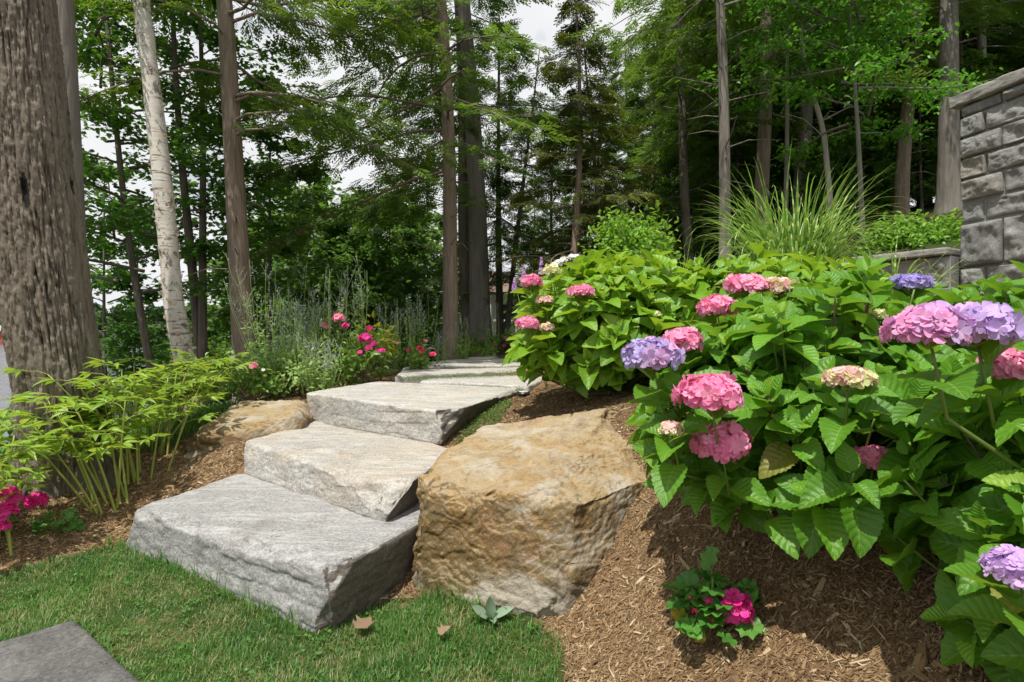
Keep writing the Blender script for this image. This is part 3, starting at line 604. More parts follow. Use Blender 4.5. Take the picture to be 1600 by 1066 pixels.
wt = thing('stone_wall', 'tall rock-faced grey granite wall end with projecting coping at the right edge', 'stone wall', (*Pa, 1.1))
mb = MB(); zt = 3.22
ashlar(mb, Pa, dv, nv_, 3.4, 1.05, zt, [.27, .21, .21, .40, .20, .20, .19, .19, .19], (.34, .8), .05, 1, quoin=1)
obj('stonework', mb, M['wallstone'], wt)
mb = MB(); core = [Pa + dv * .01 + nv_ * .014, Pa + dv * 3.39 + nv_ * .014, Pa + dv * 3.39 - nv_ * .6, Pa + dv * .01 - nv_ * .6]; prism2(mb, core, 1.0, zt - .003); obj('mortar_core', mb, M['mortar'], wt, smooth=False)
mb = MB(); e0 = Pa - dv * .07 + nv_ * .10; e1 = Pa + dv * 3.45 + nv_ * .10; e2 = Pa + dv * 3.45 - nv_ * .65; e3 = Pa - dv * .07 - nv_ * .65
stone(mb, [(*e0, zt + .105), (*e1, zt + .105), (*e2, zt + .105), (*e3, zt + .105), (*e0, zt), (*e1, zt), (*e2, zt), (*e3, zt)], (160, 30, 14), .012, ((3, .010, 3), (14, .012, 4), (50, .005, 3)), (), 77, flat=.6, edge=.008)
obj('coping', mb, M['coping'], wt)
Lb = np.array([4.02, 4.98]); ld = norm(np.array([-.95, 1.55])); ln = np.array([-ld[1], ld[0]]); ln = -ln if ln[1] > 0 else ln
lw = thing('low_wall', 'low retaining wall with a flat sawn coping running left from the tall granite wall', 'stone wall', (*Lb, 1.2))
mb = MB(); ashlar(mb, Lb, ld, ln, 2.3, 1.05, 1.86, [.22, .3, .29], (.45, .8), .03, 2); obj('stonework', mb, M['wallstone'], lw)
mb = MB(); core = [Lb + ld * 0 + ln * .008, Lb + ld * 2.3 + ln * .008, Lb + ld * 2.3 - ln * .3, Lb - ln * .3]; prism2(mb, core, 1.0, 1.855); obj('mortar_core', mb, M['mortar'], lw, smooth=False)
mb = MB(); e = [Lb - ld * .0 + ln * .09, Lb + ld * 2.4 + ln * .09, Lb + ld * 2.4 - ln * .33, Lb - ln * .33]
stone(mb, [*[(*p, 1.93) for p in e], *[(*p, 1.862) for p in e]], (60, 10, 4), .006, ((6, .002, 3),), (), 78); obj('coping', mb, M['coping'], lw)

# ------------------------------------------------------------------ leaf templates
def leaf_tpl(nu, ws, wmax, fold=.25, droop=.25, serr=0, edge=.0):
    """ws(u) half-width profile; blade along +y, unit length"""
    u = np.linspace(0, 1, nu); cols = np.array([-1, -.55, 0, .55, 1.0]); V, U = [], []
    for i, t_ in enumerate(u):
        w = ws(t_) * wmax
        for c in cols:
            e = 1 + (serr * (1 if i % 2 else -1) if abs(c) == 1 and 0 < i < nu - 1 else 0)
            x = c * w * e
            V.append((x, t_ + (serr * .3 * (1 if i % 2 else 0) if abs(c) == 1 else 0) * .1, abs(c) * w * fold - droop * t_ ** 2 + edge * (abs(c) == 1) * math.sin(t_ * 19) * w)); U.append((t_, c))
    return (np.array(V), [grid_faces(nu, 5)[:, ::-1]], np.array(U, float))
ovate = lambda t_: (math.sin(math.pi * min(1, t_ ** .80)) ** .72) * (1 - .16 * t_) if 0 < t_ < 1 else .01
lance = lambda t_: math.sin(math.pi * min(1, t_ ** .85)) ** 1.05 if 0 < t_ < 1 else .01
oblong = lambda t_: max(.02, math.sin(math.pi * min(1, t_ ** 1.25)) ** .6) if 0 < t_ < 1 else .08
T_HYD = [leaf_tpl(23, ovate, .385, f, d, .045, .05) for f, d in ((.5, .15), (.7, .35), (.35, .40), (.6, .05), (.8, .25))]
T_PEO = [leaf_tpl(6, lance, .15, f, d) for f, d in ((.4, .2), (.6, .4), (.3, .05))]
T_SML = [leaf_tpl(4, ovate, .30, f, d) for f, d in ((.3, .15), (.5, .3))]
T_NAR = [leaf_tpl(4, lance, .13, .3, .25)]
T_LAM = [leaf_tpl(9, oblong, .2, f, d) for f, d in ((.35, -.1), (.45, .15))]
def fan(pts, cz=0.0, c=(0, .45)):
    n = len(pts); V = np.array([(*c, cz)] + [(x, y, z) for x, y, z in pts]); a = np.arange(1, n); f = np.stack([np.zeros(n - 1, int), a, a + 1], -1)
    U = np.zeros((n + 1, 2)); U[1:, 0] = 1; return (V, [f], U)
_mp = [(0, 0), (.16, -.02), (.42, .1), (.30, .28), (.52, .48), (.27, .50), (.22, .68), (0, 1.0), (-.22, .68), (-.27, .50), (-.52, .48), (-.30, .28), (-.42, .1), (-.16, -.02), (0, 0)]
T_MAP = fan([(x, y, -.18 * abs(x) - .15 * y * y) for x, y in _mp], .0)
_a = np.linspace(-math.pi * .42, math.pi * 1.42, 22)
T_GER = fan([(math.cos(a) * .5 * (1 + .09 * math.cos(a * 14)), .48 + math.sin(a) * .5 * (1 + .09 * math.cos(a * 14)), .10 * math.cos(i * 1.9) + .05) for i, a in enumerate(_a)] , -.03, (0, .42))
def frond_tpl(seed, n=11):
    r = np.random.default_rng(seed); V, U, Fq = [], [], []
    def quad(a, b, w, nz=.0):
        a = np.array(a); b = np.array(b); d = b - a; s_ = np.array([d[1], -d[0], 0]); s_ = s_ / max(np.linalg.norm(s_), 1e-6) * w / 2; k = len(V); m_ = (a + b) / 2
        V.extend([a, m_ + s_ * 1.0, b, m_ - s_]); U.extend([(0, 0), (.5, 1), (1, 0), (.5, -1)]); Fq.append((k, k + 1, k + 2, k + 3))
    quad((0, 0, 0), (0, 1, -.25), .05)
    for i in range(n):
        y = (i + .6) / n; s_ = 1 if i % 2 else -1; L = (.46 * (1 - .72 * y) + .06) * r.uniform(.75, 1.15); a = R_(r.uniform(40, 62)); z = -.25 * y * y
        b = (s_ * math.sin(a) * L, y + math.cos(a) * L, z - .25 * L * r.uniform(.3, 1.3)); quad((0, y, z), b, .085)
        for q in (.4, .72):
            o_ = np.array((0, y, z)) * (1 - q) + np.array(b) * q; l2 = L * .34; quad(o_, o_ + np.array((s_ * .25 * l2, l2, -.15 * l2)), .07)
    return (np.array(V), [np.array(Fq)], np.array(U, float))
T_FRO = [frond_tpl(s_) for s_ in (1, 2, 3)]
def petals(npet, w, cup=.2):
    """one floret of npet rounded petals, unit radius, axis +z"""
    V, U, Fq = [], [], []
    for k in range(npet):
        a = 2 * math.pi * k / npet; c, s_ = math.cos(a), math.sin(a); b = len(V)
        for (x, y, z) in ((0, 0, -.12), (.45, -w * .8, cup * .2), (.45, w * .8, cup * .25), (.85, -w, cup * .9), (.9, 0, cup * .55), (.85, w, cup * .8), (1.05, -w * .45, cup * .7), (1.05, w * .45, cup * .75)):
            V.append((x * c - y * s_, x * s_ + y * c, z)); U.append((min(1, x), abs(y) / w))
        Fq += [(b, b + 1, b + 4, b + 2), (b + 1, b + 3, b + 6, b + 4), (b + 2, b + 4, b + 7, b + 5)]
        Fq += [(b + 4, b + 6, b + 7, b + 7)]
    q = [f for f in Fq if len(set(f)) == 4]; t3 = [f[:3] for f in Fq if len(set(f)) == 3]
    return (np.array(V), [np.array(q), np.array(t3)], np.array(U, float))
T_FL4, T_FL5 = petals(4, .52, .22), petals(5, .45, .25)
def up_frames(nrm, rng):
    n = len(nrm); return frames(np.cross(nrm, randdir(rng, n)), nrm)       # z axis = nrm
def zframes(nrm, rng):
    Rm = up_frames(nrm, rng); return Rm
def leaves(mb, Ts, pos, d, n, size, rnd, rng, mi=0, wide=None):
    ch = rng.integers(0, len(Ts), len(pos)); Rm = frames(d, n)
    for k, T in enumerate(Ts):
        m = ch == k
        sz = size[m] if wide is None else np.stack([size[m] * wide, size[m], size[m]], -1)
        mb.inst(T, pos[m], Rm[m], sz, rnd[m], mi)

# ------------------------------------------------------------------ hydrangeas
CAM = np.array([0, 0, CH])
def mophead(parent, c, Rr, mat, seed, axis_=(0, 0, 1), flat=.68, n=150, fs=.31, graded=None, rr=(0, 1), lacy=False, goff=.42):
    rng = np.random.default_rng(seed); c = np.asarray(c, float); i = np.arange(n) + .5; cosphi = 1 - i / n * 1.28; phi = np.arccos(np.clip(cosphi, -1, 1)); a = i * 2.39996 + rng.normal(0, .15, n)
    d = np.stack([np.sin(phi) * np.cos(a), np.sin(phi) * np.sin(a), np.cos(phi)], -1)
    B = frames(np.array([[.3, 1, 0.0]]), np.array([axis_], float))[0]
    lump = 1 + .2 * vnoise(d * 2.3 + seed, seed)
    p = d * Rr * lump[:, None] * rng.uniform(.84, 1.08, n)[:, None] * np.array([1, 1, flat]); nr = norm(d * np.array([1, 1, 1.25]) + rng.normal(0, .33, (n, 3)))
    if graded is not None: rnd = np.clip(goff + (p[:, 0] / Rr) * graded + rng.normal(0, .17, n), 0, 1)
    elif lacy: rnd = np.clip(np.where(rng.random(n) < .55, rng.uniform(.72, 1, n), rng.uniform(0, .6, n)) , 0, 1)
    else: rnd = np.clip(rng.uniform(*rr, n) * .6 + .4 * (rr[0] + (rr[1] - rr[0]) * (.5 + .6 * vnoise(d * 1.8 + seed, seed + 3))), 0, 1)
    p = p @ B.T + c; nr = nr @ B.T
    mb = MB(); Rm = zframes(nr, rng); mb.inst(T_FL4, p, Rm, Rr * fs * rng.uniform(.6, 1.15, n), rnd)
    # bearing branchlets under the dome
    m2 = MB()
    for k in range(0, n, 5): tube(m2, [c - B[:, 2] * Rr * .55, c * .45 + p[k] * .55 - B[:, 2] * Rr * .2, p[k]], .0016, 4, 0)
    m2.add(np.zeros((0, 3)), [])
    mb.v += m2.v; mb.a += m2.a; mb.f += [f + mb.n for f in m2.f]; mb.m += [np.ones_like(x) for x in m2.m]; mb.n += m2.n
    return obj('flower_head', mb, [mat, M['stem_pale']], parent)
def hydrangea(label, base, ctr, rad, ntip, lsize, seed, heads=(), leafm='hyd_leaf', lowest=-.45, inner=.35, group=None, face=None, zmin=0.0, tipbias=.0):
    rng = np.random.default_rng(seed); base = np.asarray(base, float); ctr = np.asarray(ctr, float); rad = np.asarray(rad, float)
    t = thing('hydrangea_bush', label, 'hydrangea', base, group)
    tips, dirs = [], []
    while len(tips) < ntip:
        d = randdir(rng, 1)[0]
        if d[2] < lowest: continue
        if face is not None and d @ face < -.35 and rng.random() < .75: continue
        k = rng.uniform(.86, 1.06) if rng.random() > inner else rng.uniform(.45, .85)
        k *= 1 + .13 * vnoise((d * 2.6 + seed)[None], seed)[0]
        p = ctr + d * rad * k
        if p[2] < max(zmin + .05, g1(p[0], p[1]) + .10): continue
        tips.append(p); dirs.append(norm(d * .75 + np.array([0, 0, .75])))
    tips, dirs = np.array(tips), np.array(dirs)
    hp = np.array([h[0] for h in heads]) if heads else np.zeros((0, 3))
    hr_ = np.array([h[1] for h in heads]) if heads else np.zeros(0)
    if heads:
        hd = norm(norm(hp - ctr) * .28 + np.array([0, 0, .9])); hb = hp - hd * (hr_ * .55)[:, None]
        keep = np.ones(len(tips), bool)
        for h in range(len(hp)): keep &= np.linalg.norm(tips - hp[h], axis=1) > hr_[h] + .05
        tips, dirs = tips[keep], dirs[keep]
    allp = np.vstack([tips, hb]) if heads else tips; alld = np.vstack([dirs, hd]) if heads else dirs; ishead = np.arange(len(allp)) >= len(tips)
    LP, LD, LN, LS, LR = [], [], [], [], []; ms = MB()
    for i in range(len(allp)):
        d = alld[i]; p = allp[i]; x = norm(np.cross(d, [.3, .2, 1.0])); y = np.cross(d, x); a0 = rng.uniform(0, 3.14)
        npair = 4; step = lsize * rng.uniform(.24, .32)
        mid = (p * .55 + base * .45); mid = mid + (p - base) * .1 + np.array([0, 0, -.05]); q = p - d * step * 4
        tube(ms, np.array([base + rng.normal(0, .04, 3) * (1, 1, 0), base * .5 + mid * .5 + rng.normal(0, .03, 3), q, p - d * step, p]), np.array([.006, .0055, .0045, .0035, .003]) * lsize / .14, 5, 1 if (rng.random() < .4 and not ishead[i]) else 0)
        tone = np.clip(rng.normal(.5, .16), 0, 1)
        for k in range(npair):
            if ishead[i] and k == 0: sz, an = lsize * .62, 62
            else: sz, an = lsize * (.42, .8, 1.0, .95)[k], (28, 48, 66, 80)[k]
            off = step * (k * .8 + (.55 if ishead[i] else .05))
            for sgn in (1, -1):
                aa = a0 + k * math.pi / 2 + rng.normal(0, .2); s_ = (math.cos(aa) * x + math.sin(aa) * y) * sgn; A = R_(an + rng.normal(0, 9))
                ld_ = d * math.cos(A) + s_ * math.sin(A); ln_ = d * math.sin(A) - s_ * math.cos(A)
                ln_ = norm(ln_ + rng.normal(0, .18, 3)); pp = p - d * off + ld_ * .018
                LP.append(pp); LD.append(ld_ + np.array([0, 0, -.05 * k])); LN.append(ln_); LS.append(sz * rng.uniform(.68, 1.22)); LR.append(np.clip(tone + (.24, .10, -.03, -.12)[k] + rng.normal(0, .12) + tipbias, .07, .99) if rng.random() > .012 else .0)
    LP, LD, LN, LS, LR = map(np.array, (LP, LD, LN, LS, LR))
    keep = np.ones(len(LP), bool)
    mid = LP + norm(LD) * (LS * .5)[:, None]
    gzv = gz(mid[:, 0], mid[:, 1]); keep &= (mid[:, 2] > np.maximum(gzv + .03, zmin)) & (mid[:, 1] > .45)
    hp = np.array([h[0] for h in ALLH]); hr_ = np.array([h[1] for h in ALLH])
    for h in range(len(hp)):                        # blossoms face the light: no leaf stands across them
        v = hp[h] - CAM; L = np.linalg.norm(v); v = v / L; tt = (mid - CAM) @ v; dist = np.linalg.norm(mid - CAM - tt[:, None] * v, axis=1)
        keep &= ~((tt < L + .01) & (dist < hr_[h] * (tt / L) * .85 + LS * .10))
        keep &= np.linalg.norm((mid - hp[h]) , axis=1) > hr_[h] * .75
    mb = MB(); leaves(mb, T_HYD, LP[keep], LD[keep], LN[keep], LS[keep], LR[keep], rng)
    obj('foliage', mb, M[leafm], t); obj('stem_cluster', ms, [M['stem'], M['stem_brown']], t)
    for h in heads:
        kw = dict(h[3]) if len(h) > 3 else {}
        o = mophead(t, h[0], h[1], M[h[2]], int(seed * 31 + h[0][0] * 997 + 9999) % 99991, **kw)
        if len(h) > 4: o['label'] = h[4]
    return t
def hd(px, py, Y, w, mat, lab=None, **kw):
    return (pix(px, py, Y), w * Y / F / 2 / 1.18, mat, kw) + ((lab,) if lab else ())
def gb(x, y): return (x, y, g1(x, y))
HYD = []
def bush_spec(*a, **k): HYD.append((a, k))
bush_spec('broad pink and blue flowered hydrangea spreading over the ochre boulder', gb(1.06, 1.95), (1.07, 1.9, .80), (.62, .60, .50), 270, .116, 3,
    [hd(1110, 620, 1.42, 104, 'mop_pink', 'full bright pink flower head'), hd(1126, 695, 1.5, 94, 'mop_pink', 'lower pink flower head'), hd(1018, 558, 1.6, 92, 'mop_bluepink', 'lavender blue flower head with pink rim'), hd(1066, 535, 1.72, 64, 'mop_pink', 'small pink flower head'),
     hd(1365, 718, 1.38, 62, 'mop_pink', 'pink flower head low among the leaves', rr=(.2, .9)), hd(1325, 592, 1.3, 72, 'mop_cream', 'half open pale pink flower head', lacy=True, flat=.5), hd(1120, 482, 2.05, 60, 'mop_pink', 'pink flower head on the left shoulder'),
     hd(1166, 446, 2.2, 64, 'mop_pink', 'pale pink flower head at the top', rr=(.5, 1), flat=.5), hd(1216, 449, 2.2, 60, 'mop_cream', 'pink and cream flower head at the top', lacy=True, flat=.45), hd(1375, 492, 1.75, 40, 'mop_cream', 'cream bud cluster', rr=(0, .5), flat=.4, n=60), hd(1048, 672, 1.52, 40, 'mop_cream', 'small pink and cream flower head', lacy=True, n=50)],
    face=np.array([-.4, -.9, 0]), zmin=.60)
bush_spec('big leaved hydrangea in the right foreground with a pink and violet flower head', gb(1.40, 1.05), (1.48, 1.12, .77), (.56, .46, .42), 175, .128, 5,
    [hd(1450, 518, 1.05, 118, 'mop_pinkblue', 'large pink turning violet flower head', graded=.35, goff=.30), hd(1522, 513, 1.07, 122, 'mop_pinkblue', 'violet flower head', graded=.3, goff=.82), hd(1585, 577, 1.12, 84, 'mop_pink', 'pink flower head at the right edge', rr=(.4, 1)), hd(1590, 890, .88, 88, 'mop_lilac', 'lilac flower head low at the right edge')],
    lowest=-.75, face=np.array([-.7, -.7, 0]))
bush_spec('hydrangea at the foot of the granite wall with one violet blue flower head', gb(2.2, 2.5), (2.15, 2.45, 1.0), (.85, .5, .36), 130, .13, 7,
    [hd(1420, 444, 2.1, 60, 'mop_blue', 'flat violet blue flower head', flat=.45)], face=np.array([-.5, -.85, 0]))
bush_spec('yellow green hydrangea with small pink heads beside the stone path', gb(.75, 3.8), (.72, 3.85, 1.12), (.66, .60, .56), 190, .16, 11,
    [hd(830, 442, 3.4, 36, 'mop_pink', 'pink flower head at upper left'), hd(825, 507, 3.35, 36, 'mop_pink', 'pink flower head at left'), hd(854, 513, 3.35, 26, 'mop_cream', 'cream and pink flower head', lacy=True, n=70), hd(907, 456, 3.3, 42, 'mop_pink', 'flat pink flower head', rr=(.3, 1), flat=.45), hd(851, 470, 3.4, 28, 'mop_cream', 'cream flower head', lacy=True, n=70), hd(862, 424, 3.5, 32, 'mop_cream', 'cream flower head on top', rr=(0, .55), n=60), hd(1027, 492, 3.2, 16, 'mop_cream', 'tiny cream bud', rr=(0, .5), n=40)],
    'hyd_yellow', lowest=-.6, tipbias=.08, face=np.array([-.3, -.95, 0]), zmin=.80)
bush_spec('yellow green leafy shrub without blossom between the two flowering hydrangeas and the striped grass', gb(1.75, 3.7), (1.75, 3.7, 1.25), (.85, .55, .40), 150, .14, 13, (), 'hyd_yellow', lowest=-.4, tipbias=.15, face=np.array([0, -1, 0]))
ALLH = [h for a, k in HYD for h in a[7]]
for a, k in HYD: hydrangea(*a, **k)

# ------------------------------------------------------------------ striped grasses
def grass_clump(label, base, n, L, wdt, seed, spread=.14, th=(.05, .4), mat='zebra', name='striped_grass'):
    rng = np.random.default_rng(seed); base = np.asarray(base, float); mb = MB(); a = rng.uniform(0, 6.28, n); r = spread * np.sqrt(rng.random(n))
    b = base + np.stack([r * np.cos(a), r * np.sin(a), np.zeros(n)], -1); az = a + rng.normal(0, .5, n); t0 = rng.uniform(*th, n); Ln = L * rng.uniform(.5, 1.08, n)
    t1 = t0 + np.where(rng.random(n) < .5, rng.uniform(.5, 1.6, n), rng.uniform(1.6, 3.0, n))
    strips(mb, b, az, t0, t1, Ln, rng.uniform(.6, 1.1, n) * wdt, 14, rng.random(n), 0, 2.3, .5)
    return tag(obj(name, mb, M[mat], origin=base), label, 'ornamental grass')
grass_clump('tall arching striped ornamental grass in front of the woods', (2.28, 4.45, 1.2), 560, 1.36, .020, 1, .28, (.0, .10))
grass_clump('lower clump of striped grass on the left of the tallest one', (1.55, 4.9, 1.1), 220, .95, .014, 2, .26, (0, .2))
grass_clump('thin striped grass tuft in front of the low wall coping', (2.72, 3.9, 1.2), 70, .85, .015, 3, .1, (.1, .6))

# ------------------------------------------------------------------ peonies
def peony(label, x, y, h, seed, ns=7, lean=(0, 0), sp=.42):
    rng = np.random.default_rng(seed); base = np.array(gb(x, y)); t = thing('peony_plant', label, 'peony', base, 'peonies in front of the thick trunk'); ms, ml = MB(), MB()
    P_, D_, N_, S_, R2 = [], [], [], [], []
    for i in range(ns):
        a = rng.uniform(0, 6.28); hh = h * rng.uniform(.8, 1.08); o_ = np.array([math.cos(a), math.sin(a), 0]); b0 = base + o_ * rng.uniform(.02, .14)
        top = base + np.array([lean[0], lean[1], 0]) + o_ * sp * rng.uniform(.25, 1) * hh + np.array([0, 0, hh])
        c1 = b0 + (top - b0) * .5 + np.array([0, 0, .07]) ; s = np.linspace(0, 1, 9)[:, None]; pts = b0 * (1 - s) ** 2 + 2 * c1 * s * (1 - s) + top * s ** 2
        tube(ms, pts, np.linspace(.0075, .003, 9), 6)
        for k in range(6):
            s_ = .50 + .50 * k / 5; q = pts[min(8, int(s_ * 8))]; az = a + k * 2.4 + rng.normal(0, .3); dr = np.array([math.cos(az), math.sin(az), rng.uniform(.15, .55)]); dr = norm(dr)
            pl = rng.uniform(.07, .13) * (1.15 - .4 * s_); e = q + dr * pl; tube(ms, [q, q + dr * pl * .5 + (0, 0, .01), e], .002, 4)
            tone = rng.normal(.5, .17)
            side = norm(np.cross(dr, [0, 0, 1.0])); upv = np.cross(side, dr)
            for g_ in (-1, 0, 1):
                gd = norm(dr * (1 if g_ == 0 else .55) + side * g_ * .85); ge = e + gd * (.055 if g_ == 0 else .04)
                tube(ms, [e, ge], .0013, 3)
                for m_ in (-1, 0, 1):
                    dd = norm(gd + np.cross(upv, gd) * m_ * .75 + np.array([0, 0, rng.uniform(-.3, .12)]))
                    P_.append(ge); D_.append(dd); N_.append(norm(upv + rng.normal(0, .25, 3))); S_.append(rng.uniform(.07, .12) * (1.1 if m_ == 0 else .85)); R2.append(np.clip(tone + rng.normal(0, .12), .01, .99))
    leaves(ml, T_PEO, np.array(P_), np.array(D_), np.array(N_), np.array(S_), np.array(R2), rng, wide=1.0)
    obj('foliage', ml, M['peony_leaf'], t); obj('stem_cluster', ms, M['stem_pale'], t); return t
peony('peony at the left edge leaning over the pink geraniums', -2.56, 2.66, .58, 1, 9, (-.16, 0), .6)
peony('peony with bare slanting stems in front of the thick trunk', -2.36, 3.22, .70, 2, 11, (-.25, .02), .75)
peony('peony just right of the thick trunk', -2.40, 3.56, .70, 3, 10, (-.05, .1), .75)
peony('peony standing closest to the low tan boulder', -2.60, 3.95, .62, 4, 9, (.0, .12), .7)
peony('peony behind the others beside the birch', -2.75, 4.4, .50, 5, 7, (.1, 0), .6)
peony('small peony low at the far left behind the geraniums', -2.95, 2.85, .46, 6, 6, (0, 0), .5)
peony('peony foliage growing between the thick trunk and the birch', -2.85, 5.0, .52, 7, 7, (.1, 0), .6)

# ------------------------------------------------------------------ generic leafy shrub
def shrub(name, label, cat, base, ctr, rad, n, ls, leafm, seed, flowers=(), stem='stem_brown', twig=.0, Ts=None, group=None, wide=None, shell=.55, nst=26, lowest=-.6):
    rng = np.random.default_rng(seed); base = np.asarray(base, float); ctr = np.asarray(ctr, float); rad = np.asarray(rad, float)
    t = thing(name, label, cat, base, group); ms, ml = MB(), MB()
    ntw = max(8, n // 14); d = randdir(rng, ntw * 3); d = d[d[:, 2] > lowest][:ntw]; k = (shell + (1 - shell) * rng.random(len(d))) * (1 + .25 * vnoise(d * 3 + seed, seed)) + twig * rng.random(len(d)) ** 4
    ends = ctr + d * rad * k[:, None]
    for e in ends[:max(nst, 1)]: tube(ms, [base, base * .4 + e * .6 + (0, 0, -.1 * rad[2]), e], np.array([.006, .004, .0015]) * max(.6, rad[2] * 2), 4)
    lp = 14; s_ = rng.random((len(ends), lp)) ** .8; st = base * .45 + ctr * .55
    P_ = st + (ends - st)[:, None] * (.35 + .65 * s_)[..., None] + rng.normal(0, .25, (len(ends), lp, 3)) * ls * 2.2
    tone = np.clip(rng.normal(.48, .2, len(ends)), 0, 1)[:, None] + rng.normal(0, .1, (len(ends), lp)) + (s_ - .6) * .25
    P_ = P_.reshape(-1, 3); o_ = norm(P_ - ctr); D_ = norm(o_ * .6 + rng.normal(0, .6, P_.shape) + (0, 0, .1)); N_ = norm(np.array([0, 0, .8]) + o_ * .5 + rng.normal(0, .4, P_.shape))
    m = P_[:, 2] > gz(P_[:, 0], P_[:, 1]) - .02
    leaves(ml, Ts or T_SML, P_[m], D_[m], N_[m], ls * rng.uniform(.6, 1.25, m.sum()), np.clip(tone.ravel()[m], .01, .99), rng, wide=wide)
    obj('foliage', ml, M[leafm], t); obj('stem_cluster', ms, M[stem], t)
    for (fp, fr, fm, kk) in flowers: bloom(t, fp, fr, fm, kk, seed)
    return t
def bloom(t, p, r, mat, k, seed, T=None):
    """a truss of small blossoms"""
    rng = np.random.default_rng(abs(int(p[0] * 9173 + p[2] * 7919)) + seed); d = randdir(rng, k); d[:, 2] = np.abs(d[:, 2]) * .9 + .05; d[:, 1] -= .35; d = norm(d)
    mb = MB(); mb.inst(T or T_FL5, np.asarray(p) + d * r * rng.uniform(.45, .95, k)[:, None] * (1, 1, .8), zframes(d, rng), r * rng.uniform(.5, .75, k), rng.random(k))
    tube(mb, [np.asarray(p) + (0, .01, -r * 2.2), np.asarray(p)], .0025, 4, 1)
    return obj('flower_truss', mb, [M[mat], M['stem']], t)
def fl(px, py, Y, w, mat, k=9): return (pix(px, py, Y), w * Y / F / 2, mat, k)
shrub('rose_bush', 'rose with magenta trusses and yellowing leaves left of the path', 'rose', gb(-1.5, 5.55), (-1.5, 5.55, .92), (.30, .28, .42), 330, .075, 'rose_leaf', 31,
      [fl(570, 530, 5.4, 20, 'magenta', 12), fl(584, 538, 5.4, 12, 'magenta', 8), fl(592, 550, 5.4, 12, 'magenta', 8), fl(575, 545, 5.35, 12, 'magenta', 8), fl(577, 514, 5.5, 12, 'rose_red', 8), fl(530, 498, 5.7, 18, 'rose_pink', 12), fl(508, 510, 5.7, 13, 'rose_pink', 10), fl(541, 510, 5.6, 12, 'magenta', 9), fl(598, 548, 5.3, 8, 'magenta', 6), fl(563, 552, 5.3, 9, 'magenta', 6)])
shrub('rose_bush', 'short yellow leaved shoots above the magenta rose', 'rose', gb(-1.42, 5.9), (-1.45, 5.85, 1.12), (.22, .2, .26), 90, .09, 'rose_yellow', 32, stem='stem_red')
shrub('rose_bush', 'low red flowered rose left of the far paving slabs', 'rose', gb(-1.25, 6.7), (-1.22, 6.75, .80), (.42, .25, .20), 330, .055, 'rose_leaf', 33,
      [fl(638, 548, 6.5, 7, 'rose_red', 7), fl(656, 545, 6.5, 10, 'rose_red', 9), fl(660, 550, 6.5, 8, 'rose_red', 7), fl(677, 555, 6.4, 10, 'rose_red', 9), fl(620, 536, 6.6, 7, 'rose_pink', 6), fl(665, 533, 6.6, 7, 'rose_pink', 6)])
shrub('rose_bush', 'low red flowered rose at the far end of the path', 'rose', gb(-.15, 9.9), (-.1, 9.9, 1.0), (.7, .3, .26), 420, .07, 'rose_leaf', 34,
      [fl(773, 540, 9.6, 7, 'rose_red', 6), fl(787, 541, 9.6, 6, 'rose_red', 6), fl(800, 540, 9.6, 8, 'rose_red', 7), fl(790, 529, 9.7, 8, 'rose_pink', 7), fl(812, 541, 9.5, 5, 'rose_red', 5)])
shrub('leafy_shrub', 'bright green low shrub around the trunk beyond the path', 'shrub', gb(-1.0, 9.6), (-.75, 9.7, .98), (.55, .3, .34), 420, .07, 'rose_leaf', 35, twig=.7)
shrub('leafy_shrub', 'light green low shrub at the left of the trunk beyond the path', 'shrub', gb(-.55, 8.9), (-.62, 9.0, .85), (.4, .25, .2), 260, .06, 'hyd_yellow', 36, twig=.4)
shrub('leafy_shrub', 'shrub with a few white and salmon blossoms behind the low tan boulder', 'shrub', gb(-2.35, 4.95), (-2.33, 4.9, .72), (.34, .28, .30), 420, .055, 'rose_leaf', 37,
      [fl(363, 562, 4.7, 9, 'white_petal', 8), fl(374, 575, 4.6, 8, 'white_petal', 7), fl(396, 572, 4.6, 12, 'rose_pink', 9), fl(411, 578, 4.6, 7, 'white_petal', 6), fl(334, 566, 4.7, 6, 'white_petal', 6)], twig=.4)
shrub('leafy_shrub', 'fresh green round shrub in front of the woods behind the hydrangeas', 'shrub', gb(1.45, 6.6), (1.42, 6.5, 2.05), (.55, .5, .58), 8000, .07, 'shrub_leaf', 38, twig=.35, nst=90, shell=.35)
shrub('leafy_shrub', 'low green shrub above the retaining wall coping', 'shrub', gb(5.35, 7.3), (5.4, 7.2, 2.35), (.8, .5, .38), 3200, .075, 'shrub_leaf', 39, twig=.3, nst=40)
shrub('leafy_shrub', 'dark green shrub on the lake bank at the far left edge', 'shrub', gb(-4.1, 3.9), (-4.0, 4.0, .38), (.55, .5, .32), 600, .06, 'geranium_leaf', 40)
shrub('leafy_shrub', 'green shrub between the birch and the reddish trunk', 'shrub', gb(-3.0, 6.2), (-3.0, 6.2, .75), (.5, .4, .42), 500, .06, 'rose_leaf', 41)

for a_ in [('low mound of silvery green leaves left of the top step', -2.02, 5.15, .30, .26, 42), ('low mound of yellow green leaves behind the low tan boulder', -2.3, 5.35, .30, .30, 43), ('low silvery mound under the rose trusses', -1.75, 5.75, .34, .34, 44)]:
    shrub('leafy_shrub', a_[0], 'shrub', gb(a_[1], a_[2]), (a_[1], a_[2], g1(a_[1], a_[2]) + a_[4] * .75), (a_[3], a_[3], a_[4]), 900, .05, 'sage_leaf' if a_[5] != 43 else 'shrub_leaf', a_[5], twig=.5, Ts=T_NAR, wide=1.6, nst=40)

